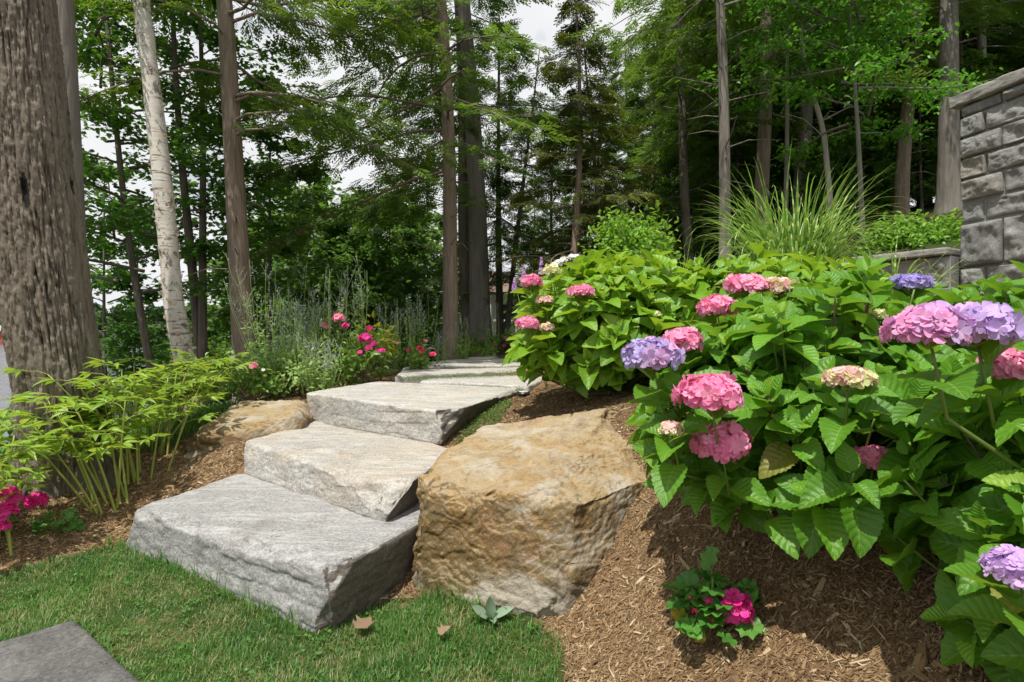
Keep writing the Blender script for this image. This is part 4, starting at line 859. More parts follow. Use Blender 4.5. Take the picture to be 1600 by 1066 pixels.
# ------------------------------------------------------------------ russian sage
def sage(label, px, py_top, Y, ns, seed, h=None, sp=.42):
    rng = np.random.default_rng(seed); x = (px - CX) / F * Y; base = np.array(gb(x, Y)); H = (CH - (py_top - HY) / F * Y) - base[2]
    t = thing('sage_plant', label, 'sage', base, 'tall silvery sages behind the left bed'); ms, ml, mf = MB(), MB(), MB()
    P_, D_, S_, FP, FD = [], [], [], [], []
    for i in range(ns):
        a = rng.uniform(0, 6.28); hh = H * rng.uniform(.55, 1.0); r = sp * rng.random() ** .7; dr = np.array([math.cos(a), math.sin(a), 0]); b0 = base + dr * .06; tp = base + dr * r * hh + (0, 0, hh)
        s = np.linspace(0, 1, 6)[:, None]; pts = b0 * (1 - s) + tp * s + dr * (.06 * np.sin(s * 3)); tube(ms, pts, np.linspace(.0042, .0013, 6), 4)
        n = int(46 * hh); ss = rng.uniform(.03, .72, n); aa = rng.uniform(0, 6.28, n); q = b0 + (tp - b0) * ss[:, None]
        P_.append(q); D_.append(np.stack([np.cos(aa), np.sin(aa), rng.uniform(.1, .9, n)], -1)); S_.append(rng.uniform(.04, .085, n) * (1.2 - ss * .95))
        for k in range(int(6 * hh + 1)):
            s0 = rng.uniform(.52, .95); q = b0 + (tp - b0) * s0; a2 = rng.uniform(0, 6.28); e = q + np.array([math.cos(a2) * .5, math.sin(a2) * .5, .85]) * rng.uniform(.12, .30) * (1.4 - s0)
            tube(ms, [q, e], .0011, 3); m_ = 5; w = rng.random(m_); FP.append(q + (e - q) * w[:, None] + rng.normal(0, .004, (m_, 3))); FD.append(randdir(rng, m_))
        m_ = 10; w = rng.uniform(.7, 1.0, m_); FP.append(b0 + (tp - b0) * w[:, None] + dr * 0); FD.append(randdir(rng, m_))
    P_, D_, S_ = np.vstack(P_), np.vstack(D_), np.concatenate(S_)
    leaves(ml, T_NAR, P_, D_, norm(randdir(rng, len(P_)) * .4 + (0, 0, .8)), S_, rng.random(len(P_)), rng, wide=1.5)
    FP, FD = np.vstack(FP), np.vstack(FD); mf.inst(TQ, FP, frames(FD, randdir(rng, len(FD))), rng.uniform(.006, .012, len(FP)), rng.random(len(FP)))
    obj('foliage', ml, M['sage_leaf'], t); obj('stem_cluster', ms, M['sage_leaf'], t); kindof(obj('flower_haze', mf, M['sage_flower'], t, smooth=False), 'stuff')
for a in [('sage with the widest lilac haze, right of the reddish trunk', 440, 405, 5.6, 24, 51, None, .55), ('tall sage with lilac tips left of the rose', 478, 430, 5.7, 20, 52), ('low silvery sage beside the top step', 500, 520, 5.0, 20, 53), ('single tall sage spire rising over the rose', 548, 395, 5.8, 7, 54, None, .16), ('tall pale sage left of the rose blossoms', 512, 410, 5.75, 9, 55, None, .2),
          ('slim sage spires just right of the rose', 606, 465, 6.6, 9, 56, None, .2), ('slim sage with forked tip in the middle of the far bed', 622, 455, 6.9, 8, 57, None, .2), ('lilac tipped sage left of the straight trunk by the path', 655, 455, 7.4, 14, 58, None, .25), ('short sage at the foot of the straight trunk by the path', 690, 515, 8.3, 14, 59, None, .3), ('thin sage right of the straight trunk by the path', 722, 490, 8.6, 8, 60, None, .2), ('slim sage near the far end of the path', 768, 468, 9.3, 6, 61, None, .14), ('silver leaved sage behind the salmon blossomed shrub', 430, 520, 5.2, 24, 62, None, .4)]: sage(*a)

# white phlox and purple spikes behind the path-side hydrangea
t = thing('phlox_plant', 'white flowered phlox on top of the path-side hydrangea', 'phlox', gb(.45, 4.6)); rng = np.random.default_rng(71); mb = MB()
cl = [(872, 412), (882, 407), (893, 404), (902, 404), (866, 416)]
for (px, py) in cl:
    p = pix(px, py, 4.55); tube(mb, [np.array(gb(.45, 4.6)), (p + np.array(gb(.45, 4.6))) / 2 + (0, 0, .1), p], .004, 5)
obj('stem_cluster', mb, M['stem'], t)
for (px, py) in cl: bloom(t, pix(px, py, 4.55), .034, 'white_petal', 16, 5)
def spike(label, px, py, Y, h, seed):
    rng = np.random.default_rng(seed); x = (px - CX) / F * Y; b = np.array(gb(max(x, .3), Y)); tp = pix(px, py, Y); t = thing('flower_spike', label, 'flower spike', b, 'purple flower spikes'); ms, mf = MB(), MB()
    lean = rng.normal(0, .03, 3) * (1, 1, 0); tube(ms, [b, (b + tp) / 2 + lean, tp], [.004, .003, .0015], 5); n = 70; s_ = rng.random(n); a = rng.uniform(0, 6.28, n)
    p = tp - (0, 0, 1) * (s_ * h)[:, None] + np.stack([np.cos(a), np.sin(a), 0 * a], -1) * (.006 + .014 * s_)[:, None]; d = np.stack([np.cos(a), np.sin(a), .4 + 0 * a], -1)
    mf.inst(T_FL5, p, zframes(norm(d), rng), .006 + .010 * s_, rng.random(n)); aa = rng.uniform(0, 6.28, 16); q = b + (tp - b) * rng.uniform(.3, .75, 16)[:, None]; leaves(ms, T_NAR, q, np.stack([np.cos(aa), np.sin(aa), .5 + 0 * aa], -1), np.tile([0, 0, 1.0], (16, 1)), np.full(16, .09), rng.random(16), rng, 1)
    obj('stem_cluster', ms, [M['stem'], M['rose_leaf']], t); obj('flower_plume', mf, M['spike_purple'], t)
spike('tallest purple flower spike above the path-side hydrangea', 846, 402, 4.7, .14, 81); spike('purple flower spike behind the upper left pink hydrangea head', 818, 414, 4.75, .15, 82); spike('short purple flower spike leaning out leftmost over the path', 804, 434, 4.6, .11, 83)

# ------------------------------------------------------------------ geraniums
def geranium(label, base, h, r, nl, seed, trusses, dead=0):
    rng = np.random.default_rng(seed); base = np.asarray(base, float); t = thing('geranium_plant', label, 'geranium', base); ms, ml = MB(), MB()
    d = randdir(rng, nl); d[:, 2] = np.abs(d[:, 2]) * .9 + .12; k = rng.uniform(.5, 1, nl); P_ = base + d * np.array([r, r, h]) * k[:, None]
    for p in P_: tube(ms, [base + (0, 0, .01), base * .5 + p * .5 + (0, 0, .015), p], .0022, 4)
    o_ = norm(d * (1, 1, .15)); sz = rng.uniform(.045, .07, nl) * r / .1
    ml.inst(T_GER, P_, frames(o_ + (0, 0, -.15), norm(np.array([0, 0, .8]) + o_ * .5 + rng.normal(0, .3, (nl, 3)))), sz, rng.random(nl))
    obj('foliage', ml, M['geranium_leaf'], t); obj('stem_cluster', ms, [M['stem'], M['stem']], t)
    if dead:
        m2 = MB(); q = base + np.array([(-.075, -.03, .04), (-.06, -.05, .035), (-.085, -.015, .05)])
        m2.inst(T_GER, q, frames(np.array([(-1, -.3, -.2), (-.6, -.8, -.3), (-.8, .2, .2)], float), np.array([(0, -.5, .8)] * 3, float)), np.full(3, .05), np.full(3, .5)); o = obj('withered_leaf', m2, M['yellowleaf'], t); o['label'] = 'yellowing leaves at the left'
    for p, rr, mt, kk in trusses:
        mb = MB(); p = np.asarray(p, float); dd = randdir(rng, kk); dd[:, 2] = np.abs(dd[:, 2]); dd[:, 1] -= .5; dd = norm(dd); mb.inst(T_FL5, p + dd * rr * .7 * rng.uniform(.6, 1, kk)[:, None], zframes(norm(dd + rng.normal(0, .2, dd.shape)), rng), rr * rng.uniform(.42, .6, kk), rng.random(kk))
        tube(mb, [base + (0, 0, .02), base * .4 + p * .6 + (0, 0, .02), p], .0025, 5, 1); obj('flower_truss', mb, [M[mt], M['stem']], t)
M['yellowleaf'] = leafmat('yellow_leaf', (.36, .32, .04), (.5, .43, .06), (.5, .45, .08), .3)
B = np.array(gb(.615, 1.66))
geranium('single pink geranium growing in the mulch in front of the hydrangeas', B, .185, .118, 58, 91, [(pix(1150, 950, 1.58), .058, 'magenta', 15), (pix(1108, 944, 1.58), .022, 'magenta', 4), (pix(1080, 935, 1.6), .010, 'rose_red', 4), (pix(1085, 955, 1.58), .011, 'rose_red', 5), (pix(1112, 968, 1.57), .011, 'rose_red', 5)], 1)
geranium('pink geranium with one truss at the lower left, nearest the lawn', gb(-2.42, 2.90), .13, .085, 24, 92, [(pix(57, 784, 2.85), .058, 'magenta', 13)])
geranium('pink geranium cut by the left edge of the lower left bed', gb(-2.72, 2.78), .2, .10, 24, 93, [(pix(12, 778, 2.7), .06, 'magenta', 12), (pix(8, 802, 2.68), .06, 'magenta', 12), (pix(3, 826, 2.66), .045, 'magenta', 8)])
# lamb's ear at the foot of the boulder
b = pixz(768, 968, .015); rng = np.random.default_rng(95); mb = MB()
dl = np.array([(-.75, -.25, .55), (-.05, -.1, 1), (.75, -.2, .6), (.15, -.75, .35), (-.25, -.6, .5), (.1, .6, .5)], float); leaves(mb, T_LAM, np.repeat(b[None], 6, 0), dl, norm(np.array([(.5, -.5, .8), (0, -1, .2), (-.5, -.5, .8), (0, .2, 1), (.1, .3, 1), (0, -.6, .8)])), np.array([.105, .10, .10, .07, .07, .06]), rng.random(6), rng)
tag(obj('woolly_plant', mb, M['lamb_ear'], origin=b), 'small woolly grey green rosette at the foot of the ochre boulder', 'plant')
# fallen leaves
def dead(label, px, py, s, rz, seed, tilt=.12, curl=1.1):
    rng = np.random.default_rng(seed); p = pixz(px, py, .03); mb = MB(); TV, TF, TU = T_MAP; TV = TV.copy(); TV[:, 2] = curl * TV[:, 0] ** 2 - .15 * TV[:, 1] + .06 * np.sin(TV[:, 0] * 9 + TV[:, 1] * 7)
    d = np.array([[math.cos(rz), math.sin(rz), tilt]]); mb.inst((TV, TF, TU), p[None], frames(d, np.array([[.1, -.3, 1.0]])), np.array([s]), np.array([.6])); tag(obj('fallen_leaf', mb, M['deadleaf'], origin=p), label, 'fallen leaf')
dead('large tan fallen leaf on the lawn at the corner of the lowest step', 560, 982, .085, 1.2, 1); dead('curled brown fallen leaf on the lawn below the ochre boulder', 686, 990, .05, .4, 2, .5, 1.6); dead('small brown leaf on soil between the lowest step and the boulder', 612, 905, .06, 2.2, 3)
# path light
b = np.array([*pix(818, 622, 4.45)[:2], 0]); b[2] = g1(b[0], b[1]); pl = thing('path_light', 'small round black path light at the right corner of the top step', 'path light', b)
mb = MB(); tube(mb, [b, b + (0, 0, .035)], .045, 20); tube(mb, [b + (0, 0, .034), b + (0, 0, .05)], [.056, .05], 20); obj('housing', mb, M['black_metal'], pl)
mb = MB(); tube(mb, [b + (0, 0, .048), b + (0, 0, .054)], [.04, .036], 20); obj('lens', mb, M['lens'], pl)

# ------------------------------------------------------------------ trees
def spine(H, lean, seed, wob_=.03, n=22, bow=(0, 0)):
    rng = np.random.default_rng(seed); z = np.concatenate([[-.4, -.1, .1], np.linspace(.3, H, n)]); s = z / H
    x = lean[0] * z + bow[0] * np.sin(s * 3.14) + wob_ * H * .12 * np.sin(z * rng.uniform(.5, .9) + rng.uniform(0, 6)); y = lean[1] * z + bow[1] * np.sin(s * 3.14) + wob_ * H * .12 * np.sin(z * rng.uniform(.5, .9) + rng.uniform(0, 6))
    x -= np.interp(0, z, x); y -= np.interp(0, z, y); return np.stack([x, y, z], -1)
def trunk_tube(mb, sp, r0, H, taper=.85, flare=.28, nseg=14, rough=.0, seed=0):
    z = sp[:, 2]; rad = r0 * np.clip(1 - taper * z / H, .04, 1.1) * (1 + flare * np.exp(-np.maximum(z, -.2) / (.9 * r0 + .1)))
    n0 = mb.n; tube(mb, sp, rad, nseg)
def at_h(sp, z): return np.array([np.interp(z, sp[:, 2], sp[:, 0]), np.interp(z, sp[:, 2], sp[:, 1]), z])
def hemlock(seed, H, r0, lean=(0, 0), zb=2.0, Lmax=2.6, nb=70, fl_=.42, kf=7.0, bow=(0, 0), dead_n=8, dirbias=None, el0=-.05, droop=.3, top=.1):
    rng = np.random.default_rng(seed); sp = spine(H, lean, seed, bow=bow); mt, mc = MB(), MB(); trunk_tube(mt, sp, r0, H); PP = [[], [], [], [], []]
    for i in range(nb):
        z = zb + (H - zb) * (i + rng.random()) / nb; t_ = (z - zb) / (H - zb); L = Lmax * ((1 - t_) ** .75 * (1 - top) + top) * rng.uniform(.5, 1.12); az = i * 2.4 + rng.normal(0, .5)
        if dirbias is not None and rng.random() < .5: az = dirbias + rng.normal(0, .5)
        el = el0 + .5 * t_ + rng.normal(0, .14); n = 7; s = np.linspace(0, 1, n); d = np.array([math.cos(az), math.sin(az), 0]); lat = np.array([-math.sin(az), math.cos(az), 0]); b0 = at_h(sp, z)
        pts = b0 + d * (L * s * math.cos(el))[:, None] + np.array([0, 0, 1.0]) * (L * (math.sin(el) * s - droop * s ** 2))[:, None] + lat * (L * .10 * np.sin(s * rng.uniform(2, 5) + rng.uniform(0, 6)))[:, None]
        pts[0] = b0; tube(mt, pts, (.004 + .0072 * L) * (1 - s) + .0025, 5)
        nf = int(kf * L * 2) + 5; sf = rng.uniform(.14, 1, nf) ** .75; sg = rng.choice([-1, 1], nf); ld_ = rng.random(nf) * .34 * L * (1.05 - sf * .8)
        p = np.stack([np.interp(sf, s, pts[:, k]) for k in range(3)], -1) + lat * (sg * ld_)[:, None] + np.array([0, 0, -1]) * (ld_ * .22)[:, None] + d * (ld_ * .35)[:, None]
        dd = norm(d * .8 + lat * (sg * rng.uniform(.15, 1.0, nf))[:, None] + np.stack([0 * sf, 0 * sf, rng.uniform(-.55, .05, nf)], -1))
        tone = np.clip(rng.normal(.42, .17), 0, 1)
        PP[0].append(p); PP[1].append(dd); PP[2].append(norm(np.array([0, 0, 1.0]) + rng.normal(0, .32, (nf, 3)))); PP[3].append(fl_ * rng.uniform(.6, 1.25, nf)); PP[4].append(np.clip(tone + rng.normal(0, .14, nf) + .18 * (sf > .9), .01, .99))
        for k in range(0, nf, 3):
            j = min(n - 1, int(sf[k] * (n - 1))); tube(mt, [pts[j], p[k]], .0035, 3, cap=False)
    for i in range(dead_n):
        z = rng.uniform(.25 * zb, zb * 1.1); az = rng.uniform(0, 6.28); L = rng.uniform(.2, 1.0); d = np.array([math.cos(az), math.sin(az), rng.uniform(-.25, .35)]); b0 = at_h(sp, z); tube(mt, [b0, b0 + d * L * .5 + (0, 0, .03), b0 + d * L + rng.normal(0, .06, 3)], [.012, .008, .002], 4)
    P_, D_, N_, S_, R2 = [np.concatenate(q) for q in PP]; leaves(mc, T_FRO, P_, D_, N_, S_, R2, rng)
    return mt, mc
def broadleaf(seed, H, r0, lean=(0, 0), zb=1.5, Lmax=2.2, nb=34, ls=.085, nl=26, T=None, flat=.07, bow=(0, 0), el=(.1, .7), fork=None, tp=.3):
    rng = np.random.default_rng(seed); sp = spine(H, lean, seed, .05, bow=bow); mt, mc = MB(), MB(); trunk_tube(mt, sp, r0, H, .9, .3, 10)
    if fork: sp2 = spine(H * .95, fork, seed + 1, .05); trunk_tube(mt, sp2, r0 * .85, H, .9, .3, 10)
    P_, D_, N_, S_, R2 = [], [], [], [], []
    for i in range(nb):
        z = zb + (H - zb) * (i + rng.random()) / nb; t_ = (z - zb) / (H - zb); L = Lmax * ((1 - t_) ** .6 * (1 - tp) + tp) * rng.uniform(.5, 1.1); az = i * 2.4 + rng.normal(0, .5); e = rng.uniform(*el); b0 = at_h(sp2 if fork and i % 2 else sp, min(z, H * .94)); s = np.linspace(0, 1, 6)
        d = np.array([math.cos(az), math.sin(az), 0]); lat = np.array([-d[1], d[0], 0]); pts = b0 + d * (L * s)[:, None] + np.array([0, 0, 1.0]) * (L * (math.tan(e) * s * (1 - .55 * s)))[:, None] + lat * (L * .12 * np.sin(s * 4 + i))[:, None]
        tube(mt, pts, (.004 + .009 * L) * (1 - s) + .002, 5); tone = np.clip(rng.normal(.42, .17), 0, 1)
        for k in range(7):
            s0 = rng.uniform(.25, 1); q = np.array([np.interp(s0, s, pts[:, m]) for m in range(3)]); sg = rng.choice([-1, 1]); e2 = q + (d * .5 + lat * sg * rng.uniform(.3, 1)) * L * .33 * rng.uniform(.5, 1.1) + (0, 0, rng.normal(0, .06) * L); tube(mt, [q, (q + e2) / 2 + (0, 0, .02), e2], [.005, .003, .0012], 3)
            w = rng.random(nl) ** .7; p = q + (e2 - q) * w[:, None] + rng.normal(0, 1, (nl, 3)) * np.array([.11, .11, flat]) * (.5 + L * .35)
            a = rng.uniform(0, 6.28, nl); P_.append(p); D_.append(np.stack([np.cos(a), np.sin(a), rng.uniform(-.7, .1, nl)], -1)); N_.append(norm(np.array([0, 0, 1.0]) + rng.normal(0, .38, (nl, 3)))); S_.append(ls * rng.uniform(.65, 1.25, nl)); R2.append(np.clip(tone + rng.normal(0, .13, nl), .01, .99))
    P_, D_, N_, S_, R2 = [np.concatenate(q) for q in (P_, D_, N_, S_, R2)]
    if T is None: mc.inst(T_MAP, P_, frames(D_, N_), S_, R2)
    else: leaves(mc, T, P_, D_, N_, S_, R2, rng)
    return mt, mc
def plant(name, label, px, Y, mbs, bark_m, leaf_m, group=None, dz=0, cat='tree'):
    x = (px - CX) / F * Y; b = (x, Y, g1(x, Y) + dz); t = thing(name, label, cat, b, group)
    obj('trunk', mbs[0], M[bark_m], t, origin=(0, 0, 0)); obj('crown', mbs[1], M[leaf_m], t, origin=(0, 0, 0)); return t
def lean_px(p0, y0, p1, Y, y1=0): return ((p1 - p0) / (y0 - y1), 0)
# thick furrowed trunk, left
def thick():
    Y = 3.5; x = (105 - CX) / F * Y; b = np.array((x, Y, g1(x, Y))); t = thing('thick_tree', 'thickest tree with furrowed brown bark standing in the mulch at the left edge', 'tree', b)
    nz, na = 520, 260; H = 10; z = np.concatenate([np.linspace(-.25, 3.6, nz), np.linspace(3.65, H, 40)]); a = np.arange(na) * 2 * math.pi / na
    cx_ = np.interp(z, [-.3, .25, .7, 1.15, 2.0, 3.4, 10], [.03, .0, -.06, -.13, -.24, -.36, -.9]); rad = .232 * np.interp(z, [-.3, 0, .25, .6, 1.2, 2.2, 3.5, 10], [1.42, 1.18, 1.07, 1.0, 1.0, .96, .88, .5])
    Zm, Am = np.meshgrid(z, a, indexing='ij'); zf, af = Zm.ravel(), Am.ravel(); c = np.stack([np.cos(af), np.sin(af), zf], -1)
    wv = np.stack([c[:, 0] * 10.5, c[:, 1] * 10.5, zf * 1.25], -1); w1 = wv + .55 * np.stack([fbm(wv * 1.3, 3, 5), fbm(wv * 1.3, 3, 6), 0 * zf], -1)
    n = np.abs(fbm(w1, 2, 11)); n2 = np.abs(fbm(w1 * np.array([1.6, 1.6, 1.7]) + 9, 2, 12)); ridge = np.minimum(1, n / .10) * .6 + np.minimum(1, n2 / .11) * .4
    plate = fbm(c * np.array([18, 18, 26]), 4, 21); d = (ridge - 1) * .036 + plate * .012 + .012 * fbm(c * 2, 2, 3); root = .05 * np.exp(-np.maximum(zf + .05, 0) / .18) * (np.cos(af * 5 + 1) + .3)
    r = np.repeat(rad, na) + d + root
    scar = np.zeros_like(zf)
    for (za, aa, dep, sz_, sa) in ((1.80, -1.03, .05, .13, .10), (1.90, .22, .05, .07, .14)):       # old branch scars
        e = np.exp(-((zf - za) / sz_) ** 2 - (((af - aa + math.pi) % (2 * math.pi) - math.pi) / sa) ** 2); scar = np.maximum(scar, e); r = r - dep * e + .03 * np.exp(-((zf - za) / (sz_ * 1.7)) ** 2 - (((af - aa + math.pi) % (2 * math.pi) - math.pi) / (sa * 2)) ** 2)
    V = np.stack([np.repeat(cx_, na) + r * np.cos(af), r * np.sin(af), zf], -1); f = grid_faces(len(z), na); i = np.arange(len(z) - 1) * na; wrap = np.stack([i + na - 1, i + 2 * na - 1, i + na, i], -1)
    mb = MB(); mb.add(V, [f[:, ::-1], wrap[:, ::-1]], np.stack([ridge, 0 * zf, scar], -1)); obj('trunk', mb, M['bark_big'], t, origin=(0, 0, 0))
    mt, mc = hemlock(401, 11, .1, (-.09, 0), 9.2, 1.5, 8, .36, 5, dead_n=0); obj('crown', mc, M['hemlock'], t, origin=(0, 0, 0))
thick()
G1 = None
plant('grey_tree', 'smooth grey trunk peeping out from behind the thickest tree', 128, 5.2, hemlock(402, 13, .11, (-.045, 0), 9.0, 1.6, 10, dead_n=0), 'bark_grey', 'hemlock')
# birch
def birch():
    Y = 6.0; x = (303 - CX) / F * Y; b = np.array((x, Y, g1(x, Y))); t = thing('birch_tree', 'white birch with peeling bark leaning left behind the peonies', 'birch', b); H = 11
    z = np.concatenate([[-.4, -.1], np.linspace(.05, 6, 60), np.linspace(6.3, H, 10)]); xs = np.interp(z, [-.4, .0, .55, 1.3, 2.7, 3.75, 4.8, H], np.array([.02, 0, -.09, -.24, -.385, -.52, -.66, -1.5])); sp = np.stack([xs, .02 * z, z], -1)
    mt = MB(); tube(mt, sp, .100 * np.interp(z, [-.4, 0, .6, 5, H], [1.5, 1.25, 1.05, .82, .2]) * (1 + .05 * vnoise(np.stack([z * 4, 0 * z, 0 * z], -1))), 26); rng = np.random.default_rng(6); mp = MB()
    for i in range(230):                              # curled paper strips
        zz = rng.random() ** 1.5 * 4.6 + .15; a = rng.uniform(0, 6.28); c = at_h(sp, zz); r = .100 * np.interp(zz, [0, .6, 5], [1.2, 1.05, .82]); w = rng.uniform(.008, .05) * (1.2 if zz < 2.6 else .6); L = rng.uniform(.02, .07); K = 6; s = np.linspace(0, 1, K + 1); curl = rng.uniform(.8, 3.2)
        an = a + s * L / r * .6; rr = r + .002 + L * .55 * s * np.abs(np.sin(s * curl * .8)) ; V = []
        for q in range(K + 1):
            for e in (-1, 1): V.append((c[0] + rr[q] * math.cos(an[q]), c[1] + rr[q] * math.sin(an[q]), zz + e * w / 2 * (1 - .5 * s[q]) + .01 * s[q]))
        i0 = np.arange(K) * 2; mp.add(V, np.stack([i0, i0 + 1, i0 + 3, i0 + 2], -1), np.tile([.5, .5, rng.random()], (len(V), 1)))
    for V, A_ in zip(mp.v, mp.a): K = len(V) // 2 - 1; i0 = np.arange(K) * 2; mt.add(V, np.stack([i0, i0 + 1, i0 + 3, i0 + 2], -1), A_, 1)
    obj('trunk', mt, [M['birch'], M['peel']], t, origin=(0, 0, 0))
    mt2, mc = broadleaf(403, 11, .02, (-.13, 0), 8, 1.3, 8, .07, 22); obj('crown', mc, M['maple_leaf'], t, origin=(0, 0, 0))
M['peel'] = leafmat('birch_paper', (.45, .31, .19), (.72, .62, .48), (.6, .45, .3), .2, .6, (.8, .76, .68))
birch()
plant('maple_tree', 'thin dark stemmed maple leaning left behind the birch', 255, 7.5, broadleaf(404, 9, .06, (-.15, .02), 1.9, 2.3, 46, .078, 46, el=(0, .55)), 'bark_dark', 'maple_leaf')
plant('maple_tree', 'two stemmed maple just right of the birch', 318, 8.2, broadleaf(405, 9, .085, (-.07, .0), 2.3, 2.0, 42, .078, 42, fork=(-.02, .03), el=(0, .5)), 'bark_dark', 'maple_leaf')
plant('hemlock_tree', 'straight reddish brown hemlock trunk right of the birch', 386, 7.0, hemlock(406, 13, .145, (-.055, 0), 3.4, 3.0, 54, .30, 13, dirbias=.1), 'bark_hem', 'hemlock_bright')
plant('maple_sapling', 'thin sapling on the bank between the thickest tree and the birch', 167, 9.5, broadleaf(407, 5.2, .045, (.0, 0), 1.3, 1.4, 26, .1, 16), 'bark_grey', 'maple_leaf')
plant('maple_sapling', 'leaning sapling on the bank just left of the birch', 200, 10.0, broadleaf(408, 4.6, .04, (.06, 0), 1.2, 1.3, 24, .1, 16), 'bark_grey', 'maple_leaf')
plant('maple_tree', 'slim dark tree right of the reddish hemlock', 425, 10, broadleaf(409, 6.2, .055, (.0, 0), 1.2, 1.9, 34, .11, 20), 'bark_dark', 'dark_leaf')
plant('hemlock_tree', 'tall straight hemlock trunk beside the far path slabs', 705, 9.1, hemlock(410, 14, .135, (-.035, 0), 3.1, 3.3, 66, .31, 14, dirbias=3.0), 'bark_hem', 'hemlock')
plant('hemlock_tree', 'thick dark hemlock right behind the straight trunk by the path', 752, 11.6, hemlock(411, 15, .24, (-.055, 0), 3.0, 2.5, 66, .34, 11, dirbias=3.1), 'bark_grey', 'hemlock')
plant('hemlock_tree', 'dark trunk joined at the left of the thick dark hemlock', 738, 12.0, hemlock(412, 13, .19, (-.04, .0), 4.5, 2.4, 36, .36, 9, dirbias=3.1), 'bark_dark', 'hemlock')
plant('hemlock_tree', 'slender dark hemlock right of the thick dark hemlock', 782, 13.2, hemlock(413, 8.0, .10, (-.005, 0), 1.6, 1.9, 58, .32, 10), 'bark_dark', 'hemlock')
plant('hemlock_tree', 'thin hemlock leaning right toward the flower spikes', 790, 12.4, hemlock(414, 6.8, .075, (.11, 0), 1.6, 1.5, 40, .36, 5), 'bark_dark', 'hemlock')
plant('cedar_tree', 'sparse yellow green cedar standing clear against the sky gap', 888, 10, hemlock(415, 6.4, .085, (.015, 0), .9, 1.5, 74, .28, 10, bow=(.12, 0), el0=.1), 'bark_hem', 'cedar')
plant('cedar_tree', 'short yellow green cedar leaning left beside the round shrub', 952, 10.6, hemlock(416, 5.4, .07, (-.09, 0), .9, 1.5, 46, .34, 6, el0=.1), 'bark_hem', 'cedar')
plant('hemlock_tree', 'dark slanting trunk behind the round green shrub', 1078, 12, hemlock(417, 12, .11, (-.04, 0), 2.6, 1.9, 56, .34, 7), 'bark_dark', 'hemlock')
plant('hemlock_tree', 'grey bare stemmed tree rising out of the striped grass', 1133, 8.5, hemlock(418, 12, .095, (-.035, 0), 4.2, 2.2, 48, .36, 5.5, dead_n=26), 'bark_grey', 'hemlock')
plant('hemlock_tree', 'brown trunk in shade right of the grey bare stemmed tree', 1188, 11, hemlock(419, 14, .15, (-.0, 0), 2.8, 2.8, 64, .44, 6), 'bark_hem', 'hemlock')
plant('hemlock_tree', 'grey trunk leaning right behind the striped grass', 1240, 12, hemlock(420, 13, .16, (.06, 0), 3.4, 2.8, 60, .44, 6), 'bark_grey', 'hemlock')
plant('hemlock_tree', 'dark trunk behind the fresh green beech leaves', 1326, 13, hemlock(421, 14, .13, (0, 0), 2.8, 2.8, 60, .44, 6), 'bark_dark', 'hemlock')
plant('hemlock_tree', 'brown trunk leaning slightly right above the low green shrub', 1408, 11, hemlock(422, 14, .13, (.04, 0), 3.2, 2.9, 60, .44, 6), 'bark_hem', 'hemlock')
plant('hemlock_tree', 'straight thick grey brown trunk beside the granite wall', 1482, 10, hemlock(423, 15, .175, (.006, 0), 3.8, 3.0, 62, .42, 6), 'bark_grey', 'hemlock')
plant('hemlock_tree', 'thin trunk showing above the granite wall coping', 1545, 13, hemlock(424, 14, .11, (0, 0), 3.6, 2.8, 60, .44, 6), 'bark_grey', 'hemlock')
plant('beech_sapling', 'slender beech with fresh green layered leaves above the striped grass', 1348, 8.0, broadleaf(425, 5.6, .04, (-.045, 0), 1.6, 2.0, 40, .085, 30, T_SML, .05, el=(-.05, .4)), 'bark_grey', 'beech_leaf')
plant('beech_sapling', 'beech with fresh green leaves in front of the brown shaded trunk', 1225, 9.2, broadleaf(426, 6.6, .045, (.02, 0), 2.8, 2.0, 34, .085, 28, T_SML, .05, el=(-.05, .4)), 'bark_grey', 'beech_leaf')
mt = MB(); rng = np.random.default_rng(3); pts = np.array([pix(1288, 215, 9), pix(1283, 190, 9), pix(1268, 140, 9.05), pix(1256, 88, 9.1), pix(1250, 30, 9.2)])
pts = np.vstack([[(pts[0][0] + .15, 9, g1(pts[0][0], 9) - .2)], [pix(1296, 300, 9)], pts]); tube(mt, pts, [.05, .045, .042, .038, .033, .028, .02], 10)
for k in range(9):
    q = pts[2 + k % 4]; e = q + np.array([rng.uniform(-.9, .9), rng.uniform(-.3, .3), rng.uniform(-.3, .5)]); tube(mt, [q, (q + e) / 2 + (0, 0, .1), e], [.012, .008, .002], 4)
tag(obj('dead_tree', mt, M['bark_pale'], origin=tuple(pts[0])), 'bleached dead stem slanting between the beech leaves', 'dead tree')

# background forest: shared meshes, one object per tree
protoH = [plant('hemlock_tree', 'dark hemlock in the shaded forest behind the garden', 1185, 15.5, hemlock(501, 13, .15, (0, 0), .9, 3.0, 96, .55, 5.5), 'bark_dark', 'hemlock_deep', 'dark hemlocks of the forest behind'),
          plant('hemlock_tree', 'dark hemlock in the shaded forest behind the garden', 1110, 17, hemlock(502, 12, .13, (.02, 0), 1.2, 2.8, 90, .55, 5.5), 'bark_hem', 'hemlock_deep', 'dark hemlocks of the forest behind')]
protoB = [plant('broadleaf_tree', 'dark leafy tree on the lake side behind the flower bed', 470, 15, broadleaf(503, 6.6, .08, (0, 0), .6, 2.4, 44, .15, 20, None, .14), 'bark_dark', 'dark_leaf', 'dark leafy trees on the lake side'),
          plant('broadleaf_tree', 'dark leafy tree on the lake side behind the flower bed', 590, 16, broadleaf(504, 6.0, .08, (0, 0), .6, 2.3, 42, .15, 20, None, .14), 'bark_dark', 'dark_leaf', 'dark leafy trees on the lake side')]
frng = np.random.default_rng(77)
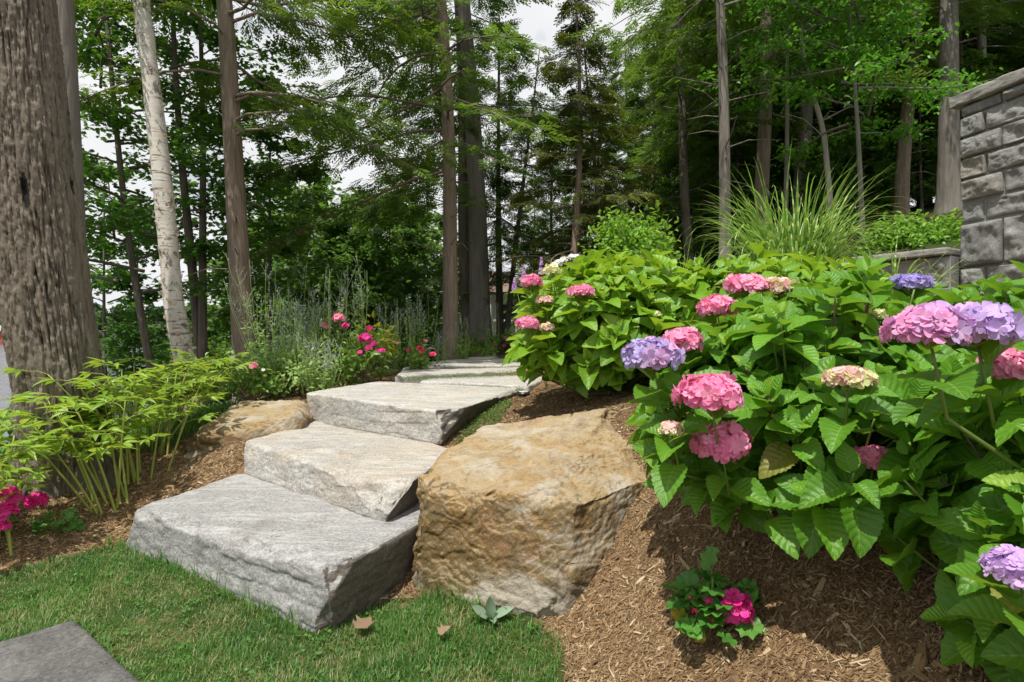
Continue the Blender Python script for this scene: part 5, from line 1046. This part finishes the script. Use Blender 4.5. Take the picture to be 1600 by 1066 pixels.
spots = [(1075, 22), (1100, 20), (1160, 14.5), (1180, 21), (1240, 17), (1290, 15.5), (1300, 21), (1360, 18), (1390, 14.5), (1440, 17), (1450, 23), (1500, 14.5), (1520, 19), (1560, 16), (1590, 22), (1640, 15), (1100, 25), (1380, 26), (1240, 26), (1060, 28), (1700, 18), (1680, 13), (1620, 27)]
for i, (px, Y) in enumerate(spots):
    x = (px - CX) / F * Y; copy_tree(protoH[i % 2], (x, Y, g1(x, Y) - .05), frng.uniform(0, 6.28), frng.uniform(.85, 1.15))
for i, (px, Y, s) in enumerate([(862, 17, .5), (915, 19, .62), (935, 15, .48), (985, 18, .7), (835, 23, .5), (1020, 15, .6)]):
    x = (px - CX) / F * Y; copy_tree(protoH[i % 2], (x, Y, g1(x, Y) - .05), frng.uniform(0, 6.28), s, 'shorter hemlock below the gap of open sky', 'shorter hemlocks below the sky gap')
for i, (px, Y, s) in enumerate([(410, 16, .95), (440, 19, 1.1), (520, 17, 1.0), (550, 13.5, .8), (630, 17, .92), (660, 20, 1.05), (350, 17, .85), (560, 21, 1.1), (500, 13, .7), (300, 15, .62), (255, 17, .55), (610, 13, .7), (190, 19, .5), (700, 19, .75)]):
    x = (px - CX) / F * Y; copy_tree(protoB[i % 2], (x, Y, g1(x, Y) - .05), frng.uniform(0, 6.28), s)
for i, (px, Y, s) in enumerate([(1150, 12.5, .5), (1050, 12.5, .42), (1250, 13, .5), (1340, 12, .45), (1440, 12, .5), (950, 13.5, .42), (1510, 12, .5), (1470, 13, .45), (1530, 14, .5), (1290, 11.5, .35), (1400, 15, .6), (900, 16, .45), (1110, 14.5, .55), (840, 17, .35)]):
    x = (px - CX) / F * Y; copy_tree(protoB[i % 2], (x, Y, g1(x, Y) - .05), frng.uniform(0, 6.28), s, 'dark leafy young tree under the hemlocks', 'dark leafy young trees under the hemlocks')

# ------------------------------------------------------------------ house behind the trunks, boathouse across the lake
hx, hy = -1.9, 27.0; hzb = g1(hx, hy) - .1; ht = thing('white_house', 'white house half hidden behind the thick trunks beyond the path', 'house', (hx, hy, hzb))
mb = MB(); boxv(mb, (hx - 2.6, hy, hzb), (hx + 2.6, hy + 4, hzb + 2.6)); boxv(mb, (hx - 2.7, hy - 1.3, hzb + .5), (hx + 2.7, hy - .02, hzb + .62)); boxv(mb, (hx - 2.7, hy - 1.35, hzb + 1.25), (hx + 2.7, hy - 1.27, hzb + 1.33))
for k in range(19): boxv(mb, (hx - 2.65 + k * .295, hy - 1.34, hzb + .63), (hx - 2.61 + k * .295, hy - 1.29, hzb + 1.24))
for k in range(4): boxv(mb, (hx - 2.7 + k * 1.75, hy - 1.5, hzb), (hx - 2.58 + k * 1.75, hy - 1.37, hzb + 2.5))
obj('wall', mb, M['white_paint'], ht, smooth=False)
mb = MB(); z = hzb + 2.61; mb.add([(hx - 3, hy - 1.7, z), (hx + 3, hy - 1.7, z), (hx + 3, hy + 4.4, z), (hx - 3, hy + 4.4, z), (hx - 1.6, hy + 1.4, z + 1.3), (hx + 1.6, hy + 1.4, z + 1.3)], [np.array([[0, 1, 5, 4], [2, 3, 4, 5], [0, 3, 2, 1]]), np.array([[1, 2, 5], [3, 0, 4]])]); obj('roof', mb, M['roof'], ht, smooth=False)
for k in range(3):
    mb = MB(); cx2 = hx - 1.7 + k * 1.7; boxv(mb, (cx2 - .55, hy - .04, hzb + .9), (cx2 + .55, hy + .02, hzb + 2.2)); w = obj('window', mb, M['white_paint'], ht, smooth=False)
    mb = MB(); boxv(mb, (cx2 - .46, hy - .06, hzb + 1.0), (cx2 - .03, hy - .045, hzb + 2.1)); boxv(mb, (cx2 + .03, hy - .06, hzb + 1.0), (cx2 + .46, hy - .045, hzb + 2.1)); p = obj('pane', mb, M['glass_dark'], w, smooth=False, origin=ht.location)
bx_ = pix(2, 520, 168); bt = thing('boathouse', 'red brown boathouse with grey roof on the far shore', 'boathouse', (bx_[0], 168, -2))
mb = MB(); boxv(mb, (bx_[0] - 6, 168, -1.8), (bx_[0] + 3.2, 174, 1.6)); boxv(mb, (bx_[0] - 6.4, 166.5, -2.2), (bx_[0] + 3.6, 168.0, -1.5)); obj('wall', mb, M['red_wood'], bt, smooth=False)
mb = MB(); z = 1.62; X0, X1 = bx_[0] - 6.6, bx_[0] + 3.8; mb.add([(X0, 167.2, z), (X1, 167.2, z), (X1, 174.6, z), (X0, 174.6, z), (X0, 170.9, z + 1.9), (X1, 170.9, z + 1.9)], [np.array([[0, 1, 5, 4], [2, 3, 4, 5], [0, 3, 2, 1]]), np.array([[1, 2, 5], [3, 0, 4]])]); obj('roof', mb, M['grey_roof'], bt, smooth=False)
mb = MB(); boxv(mb, (bx_[0] - 4.2, 167.93, -1.4), (bx_[0] - .4, 168.0, .4)); obj('door', mb, M['glass_dark'], bt, smooth=False)

# ------------------------------------------------------------------ lawn, mulch, ground cover
rng = np.random.default_rng(200)
FLAG = [(p[0], p[1]) for p in fl] if isinstance(fl, np.ndarray) else [(-2.25, 1.62), (-1.62, 1.16), (-1.12, 1.70), (-1.72, 2.14)]
near = [(-3.6, 1.2), (-3.2, 2.06), (-2.62, 2.43), (-2.35, 2.62), (-2.08, 3.0), (-1.6, 2.8), (-.75, 2.22), (-.62, 2.4), (-.42, 2.4), (-.3, 2.5), (.12, 2.18), (.21, 1.95), (.19, 1.78), (.22, 1.55), (.14, 1.2)]
p = scatter(rng, near, 170000); P3 = np.stack([p[:, 0], p[:, 1], 0 * p[:, 0]], -1); dens = .72 + .5 * fbm(P3 * 4.5, 4, 31)
edge = inpoly(p[:, 0] + fbm(P3 * 7, 3, 5) * .06, p[:, 1] + fbm(P3 * 7, 3, 6) * .06, LAWN)
bare = np.hypot((p[:, 0] + .5) / .14, (p[:, 1] - 2.42) / .16) < 1
keep = (rng.random(len(p)) < np.clip(dens, .6, 1)) & edge & ~inpoly(p[:, 0], p[:, 1], FLAG) & ~(bare & (rng.random(len(p)) < .8)); p = p[keep]; P3 = P3[keep]
n = len(p); tall = np.clip(.9 + .8 * fbm(P3 * 3, 3, 44), .45, 1.7); b3 = np.stack([p[:, 0], p[:, 1], gzn(p[:, 0], p[:, 1]) - .003], -1)
tone = np.clip(.47 + .75 * fbm(P3 * 2.6, 4, 51) + rng.normal(0, .2, n), .08, .99); tone[rng.random(n) < .14 + .34 * (fbm(P3 * 5 + 9, 3, 77) > .10)] = .02
t0 = rng.uniform(.0, .7, n); mb = MB(); strips(mb, b3, rng.uniform(0, 6.28, n), t0, t0 + rng.uniform(.2, 1.3, n), rng.uniform(.016, .042, n) * tall, rng.uniform(.0017, .0033, n), 4, tone)
cl_ = p[rng.random(len(p)) < .004]; cl_ = np.repeat(cl_, 6, 0) + rng.normal(0, .018, (len(cl_) * 6, 2)); n = len(cl_); a_ = rng.uniform(0, 6.28, n)
leaves(mb, T_SML, np.stack([cl_[:, 0], cl_[:, 1], gzn(cl_[:, 0], cl_[:, 1]) + rng.uniform(.012, .026, n)], -1), np.stack([np.cos(a_), np.sin(a_), 0 * a_], -1), norm(rng.normal(0, .3, (n, 3)) + (0, 0, 1)), rng.uniform(.008, .017, n), rng.uniform(.4, .95, n), rng, wide=1.5)
# longer blades against the stones
e1 = np.vstack([np.linspace((-2.1, 2.93), (-.78, 2.10), 240) + rng.normal(0, .025, (240, 2)) + (-.02, -.035), np.linspace((-.38, 2.42), (.1, 2.06), 60) + rng.normal(0, .03, (60, 2)) + (-.02, -.05)])
b3 = np.stack([e1[:, 0], e1[:, 1], gzn(e1[:, 0], e1[:, 1])], -1); n = len(e1); t0 = rng.uniform(0, .5, n); strips(mb, b3, rng.uniform(0, 6.28, n), t0, t0 + rng.uniform(.3, 1.2, n), rng.uniform(.05, .12, n), rng.uniform(.003, .005, n), 5, rng.uniform(.2, .8, n))
fe = np.vstack([np.linspace((-2.0, 1.90), (-1.72, 2.15), 130), np.linspace((-1.72, 2.15), (-1.12, 1.70), 260)]) + rng.normal(0, .014, (390, 2)); b3 = np.stack([fe[:, 0], fe[:, 1], gzn(fe[:, 0], fe[:, 1])], -1); n = len(fe); t0 = rng.uniform(.2, .8, n); strips(mb, b3, rng.uniform(0, 6.28, n), t0, t0 + rng.uniform(.3, 1.2, n), rng.uniform(.03, .065, n), rng.uniform(.0025, .0045, n), 4, np.where(rng.random(n) < .25, .02, rng.uniform(.2, .8, n)))
# rough grass behind the peonies
g2 = scatter(rng, [(-3.1, 3.9), (-2.5, 3.95), (-2.4, 4.9), (-3.6, 5.4), (-4.3, 4.4)], 7000); b3 = np.stack([g2[:, 0], g2[:, 1], gz(g2[:, 0], g2[:, 1])], -1); n = len(g2); t0 = rng.uniform(0, .5, n); strips(mb, b3, rng.uniform(0, 6.28, n), t0, t0 + rng.uniform(.2, 1.1, n), rng.uniform(.06, .13, n), rng.uniform(.004, .008, n), 4, rng.uniform(.25, .95, n))
o = kindof(obj('grass', mb, M['grass']), 'stuff'); o['label'] = 'green lawn grass with dry straw patches in front of the steps'; o['category'] = 'grass'
def chip_tpl(seed):
    r = np.random.default_rng(seed); V = []
    for y in (0, .5, 1):
        w = r.uniform(.7, 1.1) * (1 if y == .5 else r.uniform(.35, 1)); dx = r.normal(0, .25); z = r.normal(0, .25)
        V += [(-w / 2 + dx, y - .5, 0 + z), (w / 2 + dx, y - .5, 0 + z), (w / 2 * .9 + dx, y - .5, .5 + z), (-w / 2 * .9 + dx, y - .5, .5 + z)]
    Fq = []
    for k in (0, 4): Fq += [(k + i, k + (i + 1) % 4, k + 4 + (i + 1) % 4, k + 4 + i) for i in range(4)]
    Fq += [(3, 2, 1, 0), (8, 9, 10, 11)]; return (np.array(V), [np.array(Fq)], np.zeros((12, 2)))
T_CH = [chip_tpl(s) for s in range(5)]
def chips(mb, poly, n, L, W_, lo=0.0, pale=.05):
    p = scatter(rng, poly, n); z = gz(p[:, 0], p[:, 1]) + fbm(np.stack([p[:, 0], p[:, 1], 0 * p[:, 0]], -1) * 5, 4, 3) * .018; keep = ~inpoly(p[:, 0], p[:, 1], LAWN) | (rng.random(n) < .012)
    p, z = p[keep], z[keep]; n = len(p); pos = np.stack([p[:, 0], p[:, 1], z + rng.uniform(-.002, .006, n)], -1); a = rng.uniform(0, 6.28, n); tl = rng.normal(0, .28, n); d = np.stack([np.cos(a), np.sin(a), tl], -1); e = .02
    gn = np.stack([-(gz(p[:, 0] + e, p[:, 1]) - gz(p[:, 0] - e, p[:, 1])) / (2 * e), -(gz(p[:, 0], p[:, 1] + e) - gz(p[:, 0], p[:, 1] - e)) / (2 * e), np.ones(n)], -1); d[:, 2] += -(gn[:, 0] * d[:, 0] + gn[:, 1] * d[:, 1])
    Ls = L * np.exp(rng.normal(0, .5, n)); Ws = np.minimum(W_ * np.exp(rng.normal(0, .5, n)), Ls * .6); pt = fbm(np.stack([p[:, 0] * 3, p[:, 1] * 3, 0 * z], -1), 3, 60)
    r = np.clip(rng.beta(2.2, 2.4, n) * .9 + .12 * pt + lo, 0, .93); r[rng.random(n) < pale] = rng.uniform(.93, 1.0)
    ch = rng.integers(0, 5, n); Rm = frames(d, norm(gn) + rng.normal(0, .2, (n, 3)))
    for k in range(5): m = ch == k; mb.inst(T_CH[k], pos[m], Rm[m], np.stack([Ws[m], Ls[m], Ws[m] * .5 + .0006], -1), r[m])
mb = MB()
chips(mb, [(.1, 1.0), (.12, 2.25), (.6, 2.75), (1.4, 2.4), (1.5, .9), (.7, .75)], 60000, .0155, .0033)
chips(mb, [(.1, 1.0), (.12, 2.25), (.6, 2.75), (1.4, 2.4), (1.5, .9), (.7, .75)], 1300, .034, .008, .1, .15)
chips(mb, [(.5, 2.5), (1.4, 2.3), (1.5, 3.4), (.85, 3.5), (.2, 3.2)], 14000, .019, .0045)
chips(mb, [(-.65, 2.2), (-.3, 2.4), (-.3, 3.1), (-.1, 3.3), (.9, 3.4), (.8, 4.5), (0, 4.9), (-.45, 3.4), (-.5, 2.7)], 26000, .020, .005, -.03)
chips(mb, [(-3.7, 2.0), (-2.62, 2.40), (-2.0, 2.95), (-1.7, 3.6), (-1.6, 4.2), (-2.4, 4.2), (-3.3, 3.8), (-3.8, 3.0)], 40000, .022, .0056, .04, .07)
chips(mb, [(-2.6, 4.6), (-1.4, 4.6), (-1.3, 5.6), (-.9, 6.4), (-.8, 9), (-2, 9), (-2.8, 6)], 9000, .035, .009, .02)
from mathutils.bvhtree import BVHTree
for o_ in [q for q in COL.objects if q.name.startswith(('stone_step', 'paving_slab'))]:
    bv = BVHTree.FromPolygons([v.co + o_.location for v in o_.data.vertices], [p_.vertices[:] for p_ in o_.data.polygons]); bb = np.array([v.co + o_.location for v in o_.data.vertices]); lo_, hi_ = bb.min(0), bb.max(0); hits = []
    for k in range(150):
        x_, y_ = rng.uniform(lo_[0], hi_[0]), rng.uniform(lo_[1], hi_[1]); h_ = bv.ray_cast(Vector((x_, y_, 2)), Vector((0, 0, -1)))
        if h_[0] is not None and h_[1].z > .8: hits.append((*h_[0],))
    hits = np.array(hits[:55]); m_ = len(hits); a_ = rng.uniform(0, 6.28, m_); L_ = .010 * np.exp(rng.normal(0, .5, m_))
    mb.inst(T_CH[0], hits + (0, 0, .001), frames(np.stack([np.cos(a_), np.sin(a_), 0 * a_], -1), np.tile([0, 0, 1.0], (m_, 1))), np.stack([np.minimum(.0025, L_ * .4), L_, 0 * L_ + .002], -1), rng.uniform(.05, .6, m_))
o = kindof(obj('wood_mulch', mb, M['chip'], smooth=False), 'stuff'); o['label'] = 'brown shredded bark mulch covering the planting beds'; o['category'] = 'mulch'
mb = MB()
T_THY = [leaf_tpl(3, ovate, .3, .2, .1)]
def pxpoly(z, *pts): return [tuple(pixz(x, y, z)[:2]) for x, y in pts]
for poly, n, zf in (([(-.36, 3.45), (-.12, 3.5), (.0, 4.2), (-.06, 4.55), (-.26, 4.1)], 5200, None), (pxpoly(.67, (672, 596.5), (740, 597.5), (832, 601.5), (812, 607.5), (730, 602)), 2600, .665), (pxpoly(.70, (628, 588.5), (824, 578), (860, 580.5), (858, 584), (664, 592.5), (630, 593)), 3800, .70),
                    (pxpoly(.71, (632, 575), (818, 570.8), (818, 574.2), (632, 578.3)), 2600, .712), (pxpoly(.72, (660, 566), (818, 563.4), (818, 566), (660, 568.5)), 1800, .725), ([(-1.9, 4.5), (-1.72, 4.45), (-1.5, 5.4), (-1.7, 5.6)], 700, None)):
    p = scatter(rng, poly, n); h = rng.random(n) ** 2 * .03; P_ = np.stack([p[:, 0], p[:, 1], (gz(p[:, 0], p[:, 1]) + .006 if zf is None else zf - .022 + 0 * h) + h], -1); a = rng.uniform(0, 6.28, n)
    leaves(mb, T_THY, P_, np.stack([np.cos(a), np.sin(a), rng.uniform(0, .9, n)], -1), norm(rng.normal(0, .4, (n, 3)) + (0, 0, 1)), rng.uniform(.008, .018, n), rng.random(n), rng)
o = kindof(obj('creeping_thyme', mb, M['thyme']), 'stuff'); o['label'] = 'creeping green ground cover beside the top step and between slabs'; o['category'] = 'ground cover'
